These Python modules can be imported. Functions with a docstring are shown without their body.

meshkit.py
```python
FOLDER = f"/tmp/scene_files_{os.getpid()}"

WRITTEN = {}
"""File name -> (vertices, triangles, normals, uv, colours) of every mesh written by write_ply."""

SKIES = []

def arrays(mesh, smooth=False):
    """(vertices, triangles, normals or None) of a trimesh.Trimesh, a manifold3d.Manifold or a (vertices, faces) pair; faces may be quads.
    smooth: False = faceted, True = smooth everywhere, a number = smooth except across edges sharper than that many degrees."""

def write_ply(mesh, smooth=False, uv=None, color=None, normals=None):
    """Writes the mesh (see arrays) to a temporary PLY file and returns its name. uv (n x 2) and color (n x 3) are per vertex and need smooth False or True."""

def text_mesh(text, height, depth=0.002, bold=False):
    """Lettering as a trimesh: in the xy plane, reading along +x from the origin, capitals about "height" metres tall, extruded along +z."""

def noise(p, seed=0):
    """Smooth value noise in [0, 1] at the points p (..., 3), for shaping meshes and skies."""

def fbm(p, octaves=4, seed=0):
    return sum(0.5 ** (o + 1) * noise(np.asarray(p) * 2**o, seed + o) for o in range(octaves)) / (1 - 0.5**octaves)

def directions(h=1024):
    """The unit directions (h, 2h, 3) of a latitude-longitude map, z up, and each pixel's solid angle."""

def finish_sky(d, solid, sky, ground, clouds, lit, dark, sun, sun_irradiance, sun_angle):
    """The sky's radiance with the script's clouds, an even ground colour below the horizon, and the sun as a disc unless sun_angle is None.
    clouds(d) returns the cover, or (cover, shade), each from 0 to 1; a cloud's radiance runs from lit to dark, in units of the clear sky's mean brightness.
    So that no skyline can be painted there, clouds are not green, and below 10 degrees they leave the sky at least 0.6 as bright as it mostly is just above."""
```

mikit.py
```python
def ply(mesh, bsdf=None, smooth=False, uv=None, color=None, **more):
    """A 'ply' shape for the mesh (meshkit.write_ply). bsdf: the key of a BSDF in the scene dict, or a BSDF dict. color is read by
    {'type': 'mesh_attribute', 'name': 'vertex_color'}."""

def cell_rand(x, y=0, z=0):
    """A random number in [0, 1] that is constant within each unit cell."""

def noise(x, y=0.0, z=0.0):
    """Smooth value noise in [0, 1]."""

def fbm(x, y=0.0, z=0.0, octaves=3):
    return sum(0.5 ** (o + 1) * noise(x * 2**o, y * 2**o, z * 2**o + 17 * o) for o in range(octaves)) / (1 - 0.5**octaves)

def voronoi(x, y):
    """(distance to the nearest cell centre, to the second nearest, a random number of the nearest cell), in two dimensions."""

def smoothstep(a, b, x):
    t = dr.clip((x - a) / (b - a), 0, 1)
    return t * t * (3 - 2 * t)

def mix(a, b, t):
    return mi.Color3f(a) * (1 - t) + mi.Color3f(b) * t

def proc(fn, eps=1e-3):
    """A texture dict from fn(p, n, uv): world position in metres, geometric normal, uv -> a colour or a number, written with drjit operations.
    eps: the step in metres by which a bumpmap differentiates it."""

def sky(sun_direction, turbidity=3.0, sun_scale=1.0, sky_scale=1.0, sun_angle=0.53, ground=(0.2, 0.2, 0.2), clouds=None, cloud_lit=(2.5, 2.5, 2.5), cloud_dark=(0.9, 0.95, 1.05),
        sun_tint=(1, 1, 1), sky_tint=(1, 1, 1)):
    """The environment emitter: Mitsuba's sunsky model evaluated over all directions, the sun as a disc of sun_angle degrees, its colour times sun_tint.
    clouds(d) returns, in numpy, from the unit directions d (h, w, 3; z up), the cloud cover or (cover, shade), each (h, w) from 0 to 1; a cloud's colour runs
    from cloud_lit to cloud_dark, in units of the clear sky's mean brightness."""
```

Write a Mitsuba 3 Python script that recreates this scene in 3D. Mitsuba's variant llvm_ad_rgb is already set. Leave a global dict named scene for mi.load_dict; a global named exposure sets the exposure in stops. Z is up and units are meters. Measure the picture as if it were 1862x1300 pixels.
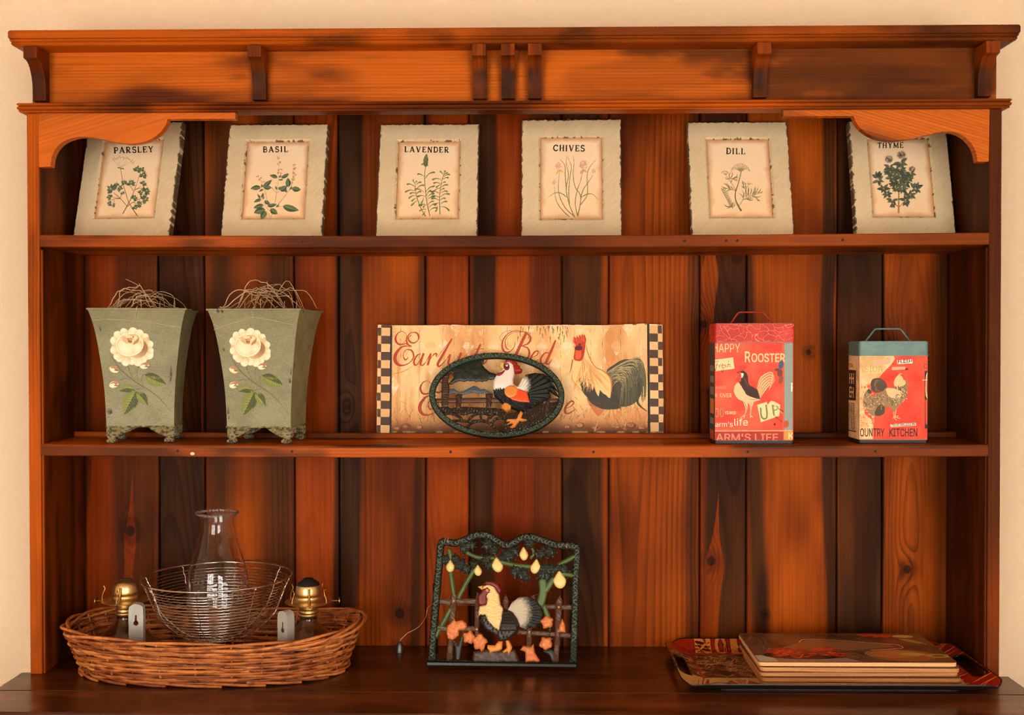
import math, random
import numpy as np, trimesh, shapely
import shapely.geometry as sg, shapely.affinity as sa
import drjit as dr
import mitsuba as mi
import mikit, meshkit
from mikit import noise, fbm, voronoi, cell_rand, smoothstep, mix, proc

T = mi.ScalarTransform4f
rng = np.random.default_rng(7)
scene, labels = {'type': 'scene'}, {}
PI = math.pi

# ------------------------------------------------------------------ camera, lights, exposure
exposure = 1.9
CAM = np.array([0.03566, -2.0, 1.50815])
def cam_axes(yaw, pitch, roll):
    cy, sy, cp, sp, cr, sr = math.cos(yaw), math.sin(yaw), math.cos(pitch), math.sin(pitch), math.cos(roll), math.sin(roll)
    f = np.array([sy * cp, cy * cp, sp]); r0 = np.array([cy, -sy, 0]); u0 = np.cross(r0, f)
    return f, -sr * r0 + cr * u0
_f, _u = cam_axes(-0.0168032, -0.0132276, -0.000989)
scene['camera'] = {'type': 'perspective', 'fov': 2 * math.degrees(math.atan(931 / 2000.0)), 'fov_axis': 'x', 'near_clip': 0.05, 'far_clip': 60.0,
                   'to_world': T().look_at(origin=CAM.tolist(), target=(CAM + _f).tolist(), up=_u.tolist())}
LAMP = (1.0, 0.89, 0.75)          # warm ceiling bulbs
DAY = (1.0, 0.95, 0.88)           # daylight through the two windows behind the photographer
WIN_RADIANCE = 2.3
LAMP_RADIANCE = 42.0

# ------------------------------------------------------------------ helpers
def numbered(key):
    if key not in scene and key not in labels: return key
    n = 1
    while f'{key}_{n:03d}' in scene or f'{key}_{n:03d}' in labels: n += 1
    return f'{key}_{n:03d}'
def add(key, mesh, mat, smooth=False, label=None, kind=None, **more):
    key = numbered(key)
    scene[key] = mikit.ply(mesh, mat, smooth, **more)
    if label or kind:
        labels[key] = {**({'label': label} if label else {}), **({'kind': kind} if kind else {})}
    return key
def thing(name, label, category, group=None):
    key = numbered(name)
    labels[key] = {'label': label, 'category': category, **({'group': group} if group else {})}
    return key
def box(x0, x1, y0, y1, z0, z1, ch=0.0):
    """A box with chamfered edges along all sides."""
    if ch <= 0:
        m = trimesh.creation.box(extents=[x1 - x0, y1 - y0, z1 - z0])
        m.apply_translation([(x0 + x1) / 2, (y0 + y1) / 2, (z0 + z1) / 2]); return m
    pts = []
    for sx in (0, 1):
        for sy in (0, 1):
            for sz in (0, 1):
                p = np.array([(x0, x1)[sx], (y0, y1)[sy], (z0, z1)[sz]]); d = ch * np.array([1 - 2 * sx, 1 - 2 * sy, 1 - 2 * sz])
                for k in range(3):
                    q = p + d; q[k] = p[k]; pts.append(q)
    return trimesh.convex.convex_hull(np.array(pts))
def cat(*ms): return trimesh.util.concatenate([m for m in ms if m is not None and len(m.faces)])
def tube(pts, r, sides=6, closed=False, caps=True):
    """Round bar along a polyline; r may vary along it."""
    p = np.asarray(pts, float); n = len(p); r = np.broadcast_to(np.asarray(r, float), (n,))
    t = (np.roll(p, -1, 0) - np.roll(p, 1, 0)) if closed else np.gradient(p, axis=0)
    t /= np.linalg.norm(t, axis=1, keepdims=True) + 1e-12
    a = np.cross(t[0], [0, 0, 1.0] if abs(t[0][2]) < 0.9 else [1.0, 0, 0]); a /= np.linalg.norm(a)
    A = [a]
    for i in range(1, n):
        a = A[-1] - t[i] * (A[-1] @ t[i]); a /= np.linalg.norm(a) + 1e-12; A.append(a)
    A = np.array(A); B = np.cross(t, A); ang = np.arange(sides) * 2 * PI / sides
    v = p[:, None] + r[:, None, None] * (np.cos(ang)[None, :, None] * A[:, None] + np.sin(ang)[None, :, None] * B[:, None])
    m = n if closed else n - 1
    i, j = np.meshgrid(np.arange(m), np.arange(sides), indexing='ij'); i2 = (i + 1) % n; j2 = (j + 1) % sides
    f = np.stack([i * sides + j, i * sides + j2, i2 * sides + j2, i2 * sides + j], -1).reshape(-1, 4)
    f = np.vstack([f[:, [0, 1, 2]], f[:, [0, 2, 3]]]); v = v.reshape(-1, 3)
    if caps and not closed:
        k = len(v); v = np.vstack([v, p[:1], p[-1:]]); js = np.arange(sides); j2 = (js + 1) % sides; e = (n - 1) * sides
        f = np.vstack([f, np.stack([js * 0 + k, j2, js], 1), np.stack([js * 0 + k + 1, e + js, e + j2], 1)])
    return trimesh.Trimesh(v, f, process=False)
def spline(pts, n=24, closed=False):
    """Catmull-Rom through the points."""
    p = np.asarray(pts, float); m = len(p); out = []
    segs = m if closed else m - 1
    per = max(1, int(round(n / segs)))
    for i in range(segs):
        if closed: a, b, c, d = p[(i - 1) % m], p[i], p[(i + 1) % m], p[(i + 2) % m]
        else: a, b, c, d = p[max(i - 1, 0)], p[i], p[i + 1], p[min(i + 2, m - 1)]
        t = (np.arange(per) / per)[:, None]
        out.append(0.5 * (2 * b + (c - a) * t + (2 * a - 5 * b + 4 * c - d) * t**2 + (3 * b - a - 3 * c + d) * t**3))
    if not closed: out.append(p[-1:])
    return np.vstack(out)
def lathe(profile, n=48):
    """Solid of revolution about z from (r, z) points."""
    p = np.asarray(profile, float); m = len(p); ang = np.arange(n) * 2 * PI / n
    v = np.stack([p[:, 0][:, None] * np.cos(ang), p[:, 0][:, None] * np.sin(ang), np.repeat(p[:, 1][:, None], n, 1)], -1).reshape(-1, 3)
    i, j = np.meshgrid(np.arange(m - 1), np.arange(n), indexing='ij'); j2 = (j + 1) % n
    f = np.stack([i * n + j, i * n + j2, (i + 1) * n + j2, (i + 1) * n + j], -1).reshape(-1, 4)
    f = np.vstack([f[:, [0, 1, 2]], f[:, [0, 2, 3]]])
    mesh = trimesh.Trimesh(v, f, process=True)
    mesh.update_faces(mesh.nondegenerate_faces()); mesh.fix_normals(); return mesh
def polys(shape): return [g for g in getattr(shape, 'geoms', [shape]) if g.geom_type == 'Polygon' and g.area > 0]
def extrude(poly, h):
    ms = [trimesh.creation.extrude_polygon(g, h, engine='earcut') for g in polys(poly)]
    return cat(*ms)
def place(mesh, o, ex, ey, ez):
    """Local (x, y, z) to the frame with origin o."""
    m = mesh.copy(); v = np.asarray(m.vertices)
    m.vertices = np.asarray(o) + v[:, :1] * np.asarray(ex) + v[:, 1:2] * np.asarray(ey) + v[:, 2:] * np.asarray(ez)
    if np.linalg.det(np.array([ex, ey, ez])) < 0: m.invert()
    return m
def lin(r, g, b):
    """sRGB 0..255 to linear."""
    c = np.array([r, g, b]) / 255.0
    return tuple(np.where(c <= 0.04045, c / 12.92, ((c + 0.055) / 1.055) ** 2.4).tolist())
def mat(name, color, rough=0.6, spec=0.5, metal=0.0, bump=None, **more):
    b = {'type': 'principled', 'base_color': color if isinstance(color, dict) else {'type': 'rgb', 'value': list(color)}, 'roughness': rough, 'specular': spec, **more}
    if metal: b['metallic'] = metal
    if bump: b = {'type': 'bumpmap', 'arbitrary': bump[0], 'scale': bump[1], 'bsdf': b}
    scene[name] = {'type': 'twosided', 'bsdf': b}
    return name
# ------------------------------------------------------------------ materials of the room and the furniture
ORANGE, AMBER, MID, DARK, SOOT = (0.43, 0.082, 0.004), (0.255, 0.045, 0.003), (0.100, 0.017, 0.002), (0.027, 0.0095, 0.0027), (0.009, 0.0035, 0.002)
SEAMS = [-0.8634, -0.7118, -0.6194, -0.4383, -0.3485, -0.1748, -0.087, 0.0987, 0.1921, 0.3732, 0.4662, 0.646, 0.7359, 0.8698]
# heartwood bands of the back boards: x from, x to, soft edge, darkness, slant
BANDS = [(-0.90, -0.856, .006, .7, 0), (-0.800, -0.7118, .012, .72, 0), (-0.7118, -0.6194, .002, .95, 0), (-0.6194, -0.56, .03, .85, 0), (-0.51, -0.4383, .03, .80, 0),
         (-0.36, -0.31, .006, .92, .008), (-0.197, -0.1748, .006, .75, .012), (-0.087, -0.040, .007, .93, .004), (0.036, 0.0987, .010, .58, 0), (0.0987, 0.180, .006, .92, .004),
         (0.345, 0.3732, .012, .8, .006), (0.384, 0.4662, .008, .93, -.004), (0.4662, 0.500, .008, .90, -.035), (0.618, 0.646, .005, .9, -.004), (0.646, 0.738, .003, .93, .002), (0.835, 0.90, .015, .65, 0)]
KNOTS = [(0.3964, 1.072, .010), (-0.7714, 1.130, .011), (-0.2274, 0.965, .011), (0.7867, 1.056, .009), (0.5891, 1.4895, .006), (-0.3315, 1.38, .007), (0.3815, 1.545, .008), (0.755, 1.50, .01), (0.505, 0.965, .005)]
def plank_color(p, n, uv):
    x, z = p.x, p.z
    k = mi.Float(0); left = mi.Float(SEAMS[0])
    for s in SEAMS[1:-1]:
        k += dr.select(x > s, 1.0, 0.0); left = dr.select(x > s, s, left)
    r1, r2 = cell_rand(k, 3), cell_rand(k, 5)
    kn, core, halo = mi.Float(0), mi.Float(0), mi.Float(0)
    for (kx, kz, kr) in KNOTS:
        q = dr.square((x - kx) / kr) + dr.square((z - kz) / (kr * 1.1))
        kn += dr.exp(-dr.square((x - kx) / (kr * 2.2)) - dr.square((z - kz) / (kr * 5))); core = dr.maximum(core, smoothstep(1.1, 0.5, q)); halo = dr.maximum(halo, smoothstep(9.0, 1.0, q))
    wob = fbm(x * 14 + k * 9.1, z * 2.2, k * 3.3, 3) - 0.5
    dark = mi.Float(0)
    xw = x + wob * 0.030
    for (a, b, e, d, s) in BANDS:
        u = xw + s * (1.25 - z) * 1.6
        dark = dr.maximum(dark, d * smoothstep(a - e, a + e, u) * smoothstep(b + e, b - e, u))
    # two flames of light sapwood in dark boards
    for (fx, fz, w) in ((0.401, 1.02, .019), (-0.773, 1.07, .011), (0.391, 1.60, .016)):
        w2 = w * (0.75 + 0.5 * dr.exp(-dr.square((z - fz - .05) / .04))) * smoothstep(fz + 0.21, fz - 0.02, z)
        dark *= 1 - smoothstep(1.15, 0.85, dr.abs(x - fx - (z - fz) * 0.05 + wob * .008) / dr.maximum(w2, 1e-4)) * smoothstep(fz - .19, fz - .17, z)
    h = 0.012 + 0.13 * noise(z * .62 + k * 7.7, k)
    d = dr.sqrt(dr.square(x - left - 0.12 * (0.15 + 0.7 * r1)) + h * h)
    ring = d * (130 + 70 * r2) + 2.2 * wob + 2.6 * kn
    fr = ring - dr.floor(ring)
    line = smoothstep(0.35, 0.92, fr) * smoothstep(1.0, 0.94, fr)
    fine = noise(x * 900, z * 9, k) * 0.6 + noise(x * 330, z * 4, k) * 0.4
    blotch = fbm(x * 9, z * 3.5, k + 5, 3)
    light = mix(mix(MID, AMBER, smoothstep(.15, .6, blotch)), ORANGE, smoothstep(.45, .75, blotch) * (.45 + .55 * r2))
    light = mix(light, (0.20, 0.022, 0.002), .55 * smoothstep(.55, .9, cell_rand(k, 11)) + .6 * smoothstep(-.70, -.78, x))
    c = mix(light, mix(DARK, (0.050, 0.018, 0.0048), smoothstep(.4, .7, fbm(x * 30, z * 5, 2.0, 2))), dr.clip(dark + .25 * (0.5 - blotch), 0, 1))
    c = c * (1 - line * (0.03 + .34 * smoothstep(.42, .75, noise(x * 9, z * 1.3, k)) + 0.3 * kn) ) * (0.74 + 0.52 * fine)
    edge = dr.minimum(dr.abs(x - left), mi.Float(1)); 
    for s in SEAMS: edge = dr.minimum(edge, dr.abs(x - s))
    c = c * (1 - 0.55 * smoothstep(0.006, 0.0005, edge + wob * .002))
    c = mix(c, SOOT, core * .85)
    return c * (1 - 0.35 * halo * (1 - core))
def grain(al, ac, seed, stain_amt=.6, amber=ORANGE):
    """Board colour: al along the grain, ac across it (metres)."""
    wob = fbm(al * 2.6, ac * 13, seed, 3) - 0.5
    h = 0.02 + 0.11 * noise(al * 1.3, seed)
    d = dr.sqrt(dr.square(ac - 0.03 + .05 * cell_rand(seed, 1)) + h * h)
    ring = d * 170 + 1.4 * wob; fr = ring - dr.floor(ring)
    line = smoothstep(0.35, 0.92, fr) * smoothstep(1.0, 0.94, fr)
    fine = noise(ac * 900, al * 9, seed) * .6 + noise(ac * 330, al * 5, seed) * .4
    b = fbm(al * 3.0, ac * 16, seed + 4, 4)
    c = mix(amber, MID, smoothstep(.45, .85, b))
    c = mix(c, DARK, stain_amt * smoothstep(.55, .72, fbm(al * 4.3 + 3, ac * 11, seed + 9, 4)))
    return c * (1 - .22 * line * smoothstep(.35, .75, noise(al * 3, ac * 22, seed + 2))) * (.78 + .44 * fine)
def front_color(p, n, uv):           # horizontal boards: grain along x; darker heartwood to the right
    seed = dr.floor(p.z * 18.0 + 0.3)
    c = grain(p.x, p.z + p.y, seed, .75)
    s = smoothstep(.30, .62, fbm(p.x * 3.1 + 4, p.z * 9, 2.0, 4) + .30 * smoothstep(.15, .75, p.x) - .12)
    return mix(c, DARK, .62 * s)
def frieze_color(p, n, uv):
    c = grain(p.x, p.z, 31.0 + 7 * smoothstep(-.02, .02, p.x), .25, (0.53, 0.112, 0.006))
    knot = dr.exp(-dr.square((p.x - .70) / .03) - dr.square((p.z - 1.985) / .05))
    s = smoothstep(.42, .60, fbm(p.x * 6 + 4, p.z * 14, 2.0, 4) + .20 * smoothstep(.2, .65, p.x) + .6 * (p.z - 2.005) * smoothstep(0.0, .5, p.x) - .32 + .23 * smoothstep(.05,.3,p.x) - .12 * knot)
    c = mix(c, DARK, .72 * s)
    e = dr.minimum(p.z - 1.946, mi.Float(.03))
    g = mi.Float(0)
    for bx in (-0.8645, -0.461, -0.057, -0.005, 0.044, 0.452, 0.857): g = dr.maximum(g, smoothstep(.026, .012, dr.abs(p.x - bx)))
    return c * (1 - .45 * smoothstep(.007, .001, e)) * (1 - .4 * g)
def side_color(p, n, uv):            # upright boards: grain along z
    front = smoothstep(.0, -.1, p.x) * smoothstep(.012, .002, p.y)
    c = mix(grain(p.z, p.y + dr.abs(p.x) * .7, 51.0 + 5 * smoothstep(-.01, .01, p.x), .6, AMBER), grain(p.z, p.x, 61.0, .1, ORANGE) * 1.1, front)
    t = smoothstep(.2, .62, fbm(p.y * 22, p.z * 2.4, 6.0, 3) + .22 * smoothstep(0, .4, p.x) - .05)
    c = mix(c, DARK, .75 * t * (1 - .8 * smoothstep(.0, -.1, p.x) * smoothstep(.012, .002, p.y)))
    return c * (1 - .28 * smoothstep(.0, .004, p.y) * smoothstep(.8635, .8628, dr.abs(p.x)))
def valance_color(p, n, uv): return grain(p.x, p.z + .3 * dr.abs(p.x), 77.0, .1, (0.55, 0.120, 0.007))
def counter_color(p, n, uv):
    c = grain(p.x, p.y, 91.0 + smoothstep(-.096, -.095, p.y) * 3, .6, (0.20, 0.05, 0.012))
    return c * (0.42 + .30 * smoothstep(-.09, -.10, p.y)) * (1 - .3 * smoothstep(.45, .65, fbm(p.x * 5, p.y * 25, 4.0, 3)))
def wood_bump(p, n, uv): return fbm(p.x * 160, p.y * 160, p.z * 160, 2) * .5 + fbm(p.x * 25, p.y * 25, p.z * 25, 2)
for nm, fn, ro, sp in (('mat_plank', plank_color, .45, .04), ('mat_front', front_color, .42, .08), ('mat_frieze', frieze_color, .45, .08), ('mat_side', side_color, .45, .06), ('mat_valance', valance_color, .42, .12), ('mat_counter', counter_color, .24, .4)):
    mat(nm, proc(fn), ro, sp)
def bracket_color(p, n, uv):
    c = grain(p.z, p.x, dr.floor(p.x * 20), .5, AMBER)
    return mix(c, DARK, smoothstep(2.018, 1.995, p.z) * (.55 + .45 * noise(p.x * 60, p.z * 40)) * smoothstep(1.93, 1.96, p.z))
mat('mat_bracket', proc(bracket_color), .48, .08)
def plaster(p, n, uv):
    b = fbm(p.x * 2, p.y * 2, p.z * 2, 3)
    return mix((0.80, 0.635, 0.42), (0.83, 0.67, 0.455), b) * (.985 + .03 * noise(p.x * 260, p.z * 260, p.y * 260))
mat('mat_plaster', proc(plaster), .9, .15, bump=(proc(lambda p, n, uv: fbm(p.x * 120, p.y * 120, p.z * 120, 3) + 1.5 * fbm(p.x * 18, p.y * 18, p.z * 18, 2)), 0.0006))
mat('mat_ceiling', (0.60, 0.50, 0.40), .9, .1)
mat('mat_plaster_tan', (0.55, 0.42, 0.30), .9, .1)
mat('mat_floor', proc(lambda p, n, uv: grain(p.y, p.x, dr.floor(p.x * 8), .3, (0.28, 0.13, 0.05))), .45, .4)
mat('mat_white_trim', (0.8, 0.77, 0.72), .5, .4)
mat('mat_wood_dark_flat', SOOT, .6, .3)
# ------------------------------------------------------------------ the room
RX, RY0, RY1, RZ = 2.7, -3.7, 0.216, 2.75
def struct(key, mesh, m, label=None, parent=False, **k):
    key = add(key, mesh, m, **k)
    labels[key] = {'kind': 'structure', 'label': label} if label else {'kind': 'structure'}
    return key
struct('wall_back', box(-RX, RX, RY1, RY1 + .1, 0, RZ), 'mat_plaster', 'peach plaster wall behind the wooden dresser')
struct('wall_left', box(-RX - .1, -RX, RY0, RY1 + .1, 0, RZ), 'mat_plaster_tan', 'plain plaster wall to the left')
struct('wall_right', box(RX, RX + .1, RY0, RY1 + .1, 0, RZ), 'mat_plaster_tan', 'plain plaster wall to the right')
struct('floor', box(-RX - .1, RX + .1, RY0 - .1, RY1 + .1, -.1, 0), 'mat_floor', 'brown board floor')
struct('ceiling', box(-RX - .1, RX + .1, RY0 - .1, RY1 + .1, RZ, RZ + .1), 'mat_ceiling', 'off-white ceiling')
# front wall behind the photographer with two window openings
WINS = [(-2.15, -0.50, 0.06, 2.20), (0.60, 2.15, 0.06, 2.20)]
xs = [-RX - .1] + [v for w in WINS for v in w[:2]] + [RX + .1]
pieces = [box(xs[i], xs[i + 1], RY0 - .1, RY0, 0, RZ) for i in (0, 2, 4)]
for (a, b, c, d) in WINS: pieces += [box(a, b, RY0 - .1, RY0, 0, c), box(a, b, RY0 - .1, RY0, d, RZ)]
struct('wall_front', cat(*pieces), 'mat_plaster_tan', 'wall with two windows behind the photographer')
for i, (a, b, c, d) in enumerate(WINS):
    fr = [box(a, a + .05, RY0 - .07, RY0 + .01, c, d, .004), box(b - .05, b, RY0 - .07, RY0 + .01, c, d, .004), box(a, b, RY0 - .07, RY0 + .01, c, c + .05, .004), box(a, b, RY0 - .07, RY0 + .01, d - .05, d, .004)]
    nx = 3 if i == 0 else 2
    for k in range(1, nx): x = a + (b - a) * k / nx; fr.append(box(x - .018, x + .018, RY0 - .06, RY0 - .01, c, d, .003))
    for k in range(1, 4): z = c + (d - c) * k / 4; fr.append(box(a, b, RY0 - .058, RY0 - .012, z - .018, z + .018, .003))
    w = struct(f'window_{i + 1}', cat(*fr), 'mat_white_trim', 'white glazed garden door with glazing bars')
    pane = trimesh.Trimesh([[a, RY0 - .065, c], [b, RY0 - .065, c], [b, RY0 - .065, d], [a, RY0 - .065, d]], [[0, 2, 1], [0, 3, 2]], process=False)
    add(w + '__daylit_pane', pane, 'mat_white_trim', emitter={'type': 'area', 'radiance': {'type': 'rgb', 'value': [WIN_RADIANCE * v for v in DAY]}})
# ceiling lamp: round opal dish
cl = thing('ceiling_lamp', 'round opal ceiling lamp in the middle of the room', 'lamp')
add(cl + '__base', place(lathe([(0, 0), (.32, 0), (.32, -.03), (0, -.03)], 48), [0, -1.7, RZ], [1, 0, 0], [0, 1, 0], [0, 0, 1]), 'mat_white_trim', 40)
add(cl + '__shade', place(lathe([(.30, -.031), (.285, -.07), (.20, -.11), (.10, -.13), (0, -.135)], 48), [0, -1.7, RZ], [1, 0, 0], [0, 1, 0], [0, 0, 1]), 'mat_white_trim', 40,
    emitter={'type': 'area', 'radiance': {'type': 'rgb', 'value': [LAMP_RADIANCE * v for v in LAMP]}})
# ------------------------------------------------------------------ the dresser: a rack of shelves on a sideboard
XO, XI, DEP, ZC = 0.8846, 0.8627, 0.2, 0.9
Z1, Z1B, Z2, Z2B, ZTOP = 1.7064, 1.6848, 1.3238, 1.3021, 2.0736
def sag(x): return -0.0032 * (1 - (np.asarray(x) / XI) ** 2)
hutch = thing('dresser_rack', 'stained pine dresser rack with three tiers standing on the sideboard', 'dresser rack')
H = hutch + '__'
ng = 26
zt = 2.046
for s, lab in ((-1, 'left'), (1, 'right')):
    a, b = sorted((s * XO, s * XI))
    add(H + 'side_panel', cat(box(a, b, 0, DEP, ZC, 1.9285, .0012), box(a, b, .026, DEP, 1.9285, zt)), 'mat_side')
    # inner post standing a little proud behind the front edge
    a, b = sorted((s * XI, s * (XI - .004)))
    add(H + 'edge_strip', box(a, b, .004, .032, ZC, 1.68, .0008), 'mat_side')
# back boards, each with eased edges
for a, b in zip(SEAMS[:-1], SEAMS[1:]):
    y0 = DEP + .0008 * math.sin(a * 91)
    g = .0007
    if a == SEAMS[0]: a = -.880
    if b == SEAMS[-1]: b = .880
    pr = [(a + g, y0 + .013), (b - g, y0 + .013), (b - g, y0 + .0022), (b - g - .0016, y0), (a + g + .0016, y0), (a + g, y0 + .0022)]
    m = extrude(sg.Polygon(pr), zt - ZC); m.apply_translation([0, 0, ZC])
    add(H + 'back_board', m, 'mat_plank')
# shelves, sagging a little
def shelf_mesh(z0, z1, x0=-XI, x1=XI, y0=0.0, y1=DEP - .001, ch=.0016):
    X = np.linspace(x0, x1, ng)
    prof = np.array([(y1, z1), (y0 + ch, z1), (y0, z1 - ch), (y0, z0 + ch), (y0 + ch, z0), (y1, z0)])
    k = len(prof)
    v = np.array([[x, y, z + sag(x)] for x in X for (y, z) in prof])
    f = []
    for i in range(ng - 1):
        for j in range(k):
            a, b = i * k + j, i * k + (j + 1) % k
            f += [[a, b, b + k], [a, b + k, a + k]]
    for i, fl in ((0, 0), (ng - 1, 1)):
        for j in range(1, k - 1):
            t = [i * k, i * k + j, i * k + j + 1]; f.append(t if fl == 0 else t[::-1])
    m = trimesh.Trimesh(v, f, process=False); m.fix_normals(); return m
sh1 = add(H + 'shelf', shelf_mesh(Z1B, Z1), 'mat_front')
sh2 = add(H + 'shelf', shelf_mesh(Z2B, Z2), 'mat_front')
add(H + 'plate_rail', shelf_mesh(Z2, Z2 + .0105, -XI, XI, .150, .160, .0015), 'mat_front')
# round nail heads and a fleck of white paint on the shelf fronts
nails = [(x, Z1 - .011) for x in (-.38, .06, .315, .39, .41, .60)] + [(x, Z2 - .011) for x in (-.61, -.40, -.11, .15, .43, .66)]
for x, z in nails:
    m = trimesh.creation.cylinder(radius=.0024, height=.0012, sections=10); m.apply_transform(trimesh.transformations.rotation_matrix(PI / 2, [1, 0, 0])); m.apply_translation([x, 0, z + sag(x)])
    add(H + 'nail_head', m, 'mat_wood_dark_flat', label='small dark nail head')
mat('mat_white_paint', (.75, .62, .45), .7)
m = trimesh.creation.icosphere(subdivisions=2, radius=1); m.apply_scale([.0042, .001, .003]); m.apply_translation([-.583, 0, Z2 - .016 + sag(-.583)])
add(H + 'paint_fleck', m, 'mat_white_paint', True, label='fleck of cream paint')
# frieze board, brackets
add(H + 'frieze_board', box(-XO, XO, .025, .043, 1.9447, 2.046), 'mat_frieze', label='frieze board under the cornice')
def bracket_mesh(x0):
    zt_, zb = 2.0435, 1.9535
    c = [(-.021, 2.0215)] + [(-.021 + .031 * math.sin(t), 2.0215 - .056 * (1 - math.cos(t))) for t in np.linspace(.12, PI / 2, 10)] + [(.010, zb)]
    pr = [(.0255, zt_), (-.027, zt_), (-.027, 2.0225)] + c + [(.0255, zb)]
    m = extrude(sg.Polygon(pr).buffer(-.0006).buffer(.0006), .0242)   # profile in (y, z)
    v = np.asarray(m.vertices).copy(); m.vertices = np.stack([v[:, 2] + x0, v[:, 0], v[:, 1]], 1); m.fix_normals(); return m
for x0 in (-0.8772, -0.4722, -0.0682, -0.0166, 0.0318, 0.4405, 0.8452):
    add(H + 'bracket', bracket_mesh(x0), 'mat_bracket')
def returned(profile, y1=DEP):
    """A moulding that runs along the front and returns along both sides; profile of (offset, z), top to bottom."""
    v, f = [], []
    for (o, z) in profile: v += [[-XO - o, y1, z], [-XO - o, -o, z], [XO + o, -o, z], [XO + o, y1, z]]
    n = len(profile)
    for i in range(n - 1):
        for j in range(4):
            a, b = 4 * i + j, 4 * i + (j + 1) % 4
            f += [[a, a + 4, b + 4], [a, b + 4, b]]
    f += [[0, 1, 2], [0, 2, 3]]; e = 4 * (n - 1); f += [[e, e + 2, e + 1], [e, e + 3, e + 2]]
    m = trimesh.Trimesh(v, f, process=False); m.fix_normals(); return m
add(H + 'cornice_board', returned([(.019, ZTOP + .0007), (.0215, ZTOP - .001), (.0225, ZTOP - .004), (.0225, ZTOP - .013), (.0215, ZTOP - .0148), (.017, ZTOP - .015)]), 'mat_front', label='flat top board of the cornice')
add(H + 'cornice_moulding', returned([(.0195, 2.0586), (.0205, 2.0575), (.0208, 2.0555), (.0192, 2.0538), (.0175, 2.0532), (.0185, 2.0522), (.0190, 2.0505), (.0180, 2.0488), (.0165, 2.0470), (.010, 2.0455), (-.02, 2.0450)]), 'mat_front', label='beaded moulding of the cornice')
add(H + 'string_moulding', returned([(.004, 1.9452), (.0105, 1.9448), (.0125, 1.9432), (.0125, 1.9415), (.0105, 1.940), (.009, 1.9395), (.0105, 1.9388), (.0122, 1.937), (.0122, 1.9345), (.0105, 1.9325), (.0085, 1.932), (.0098, 1.931), (.0098, 1.929), (.008, 1.9283), (.0002, 1.928)], .025), 'mat_front', label='reeded moulding under the frieze')
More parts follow.
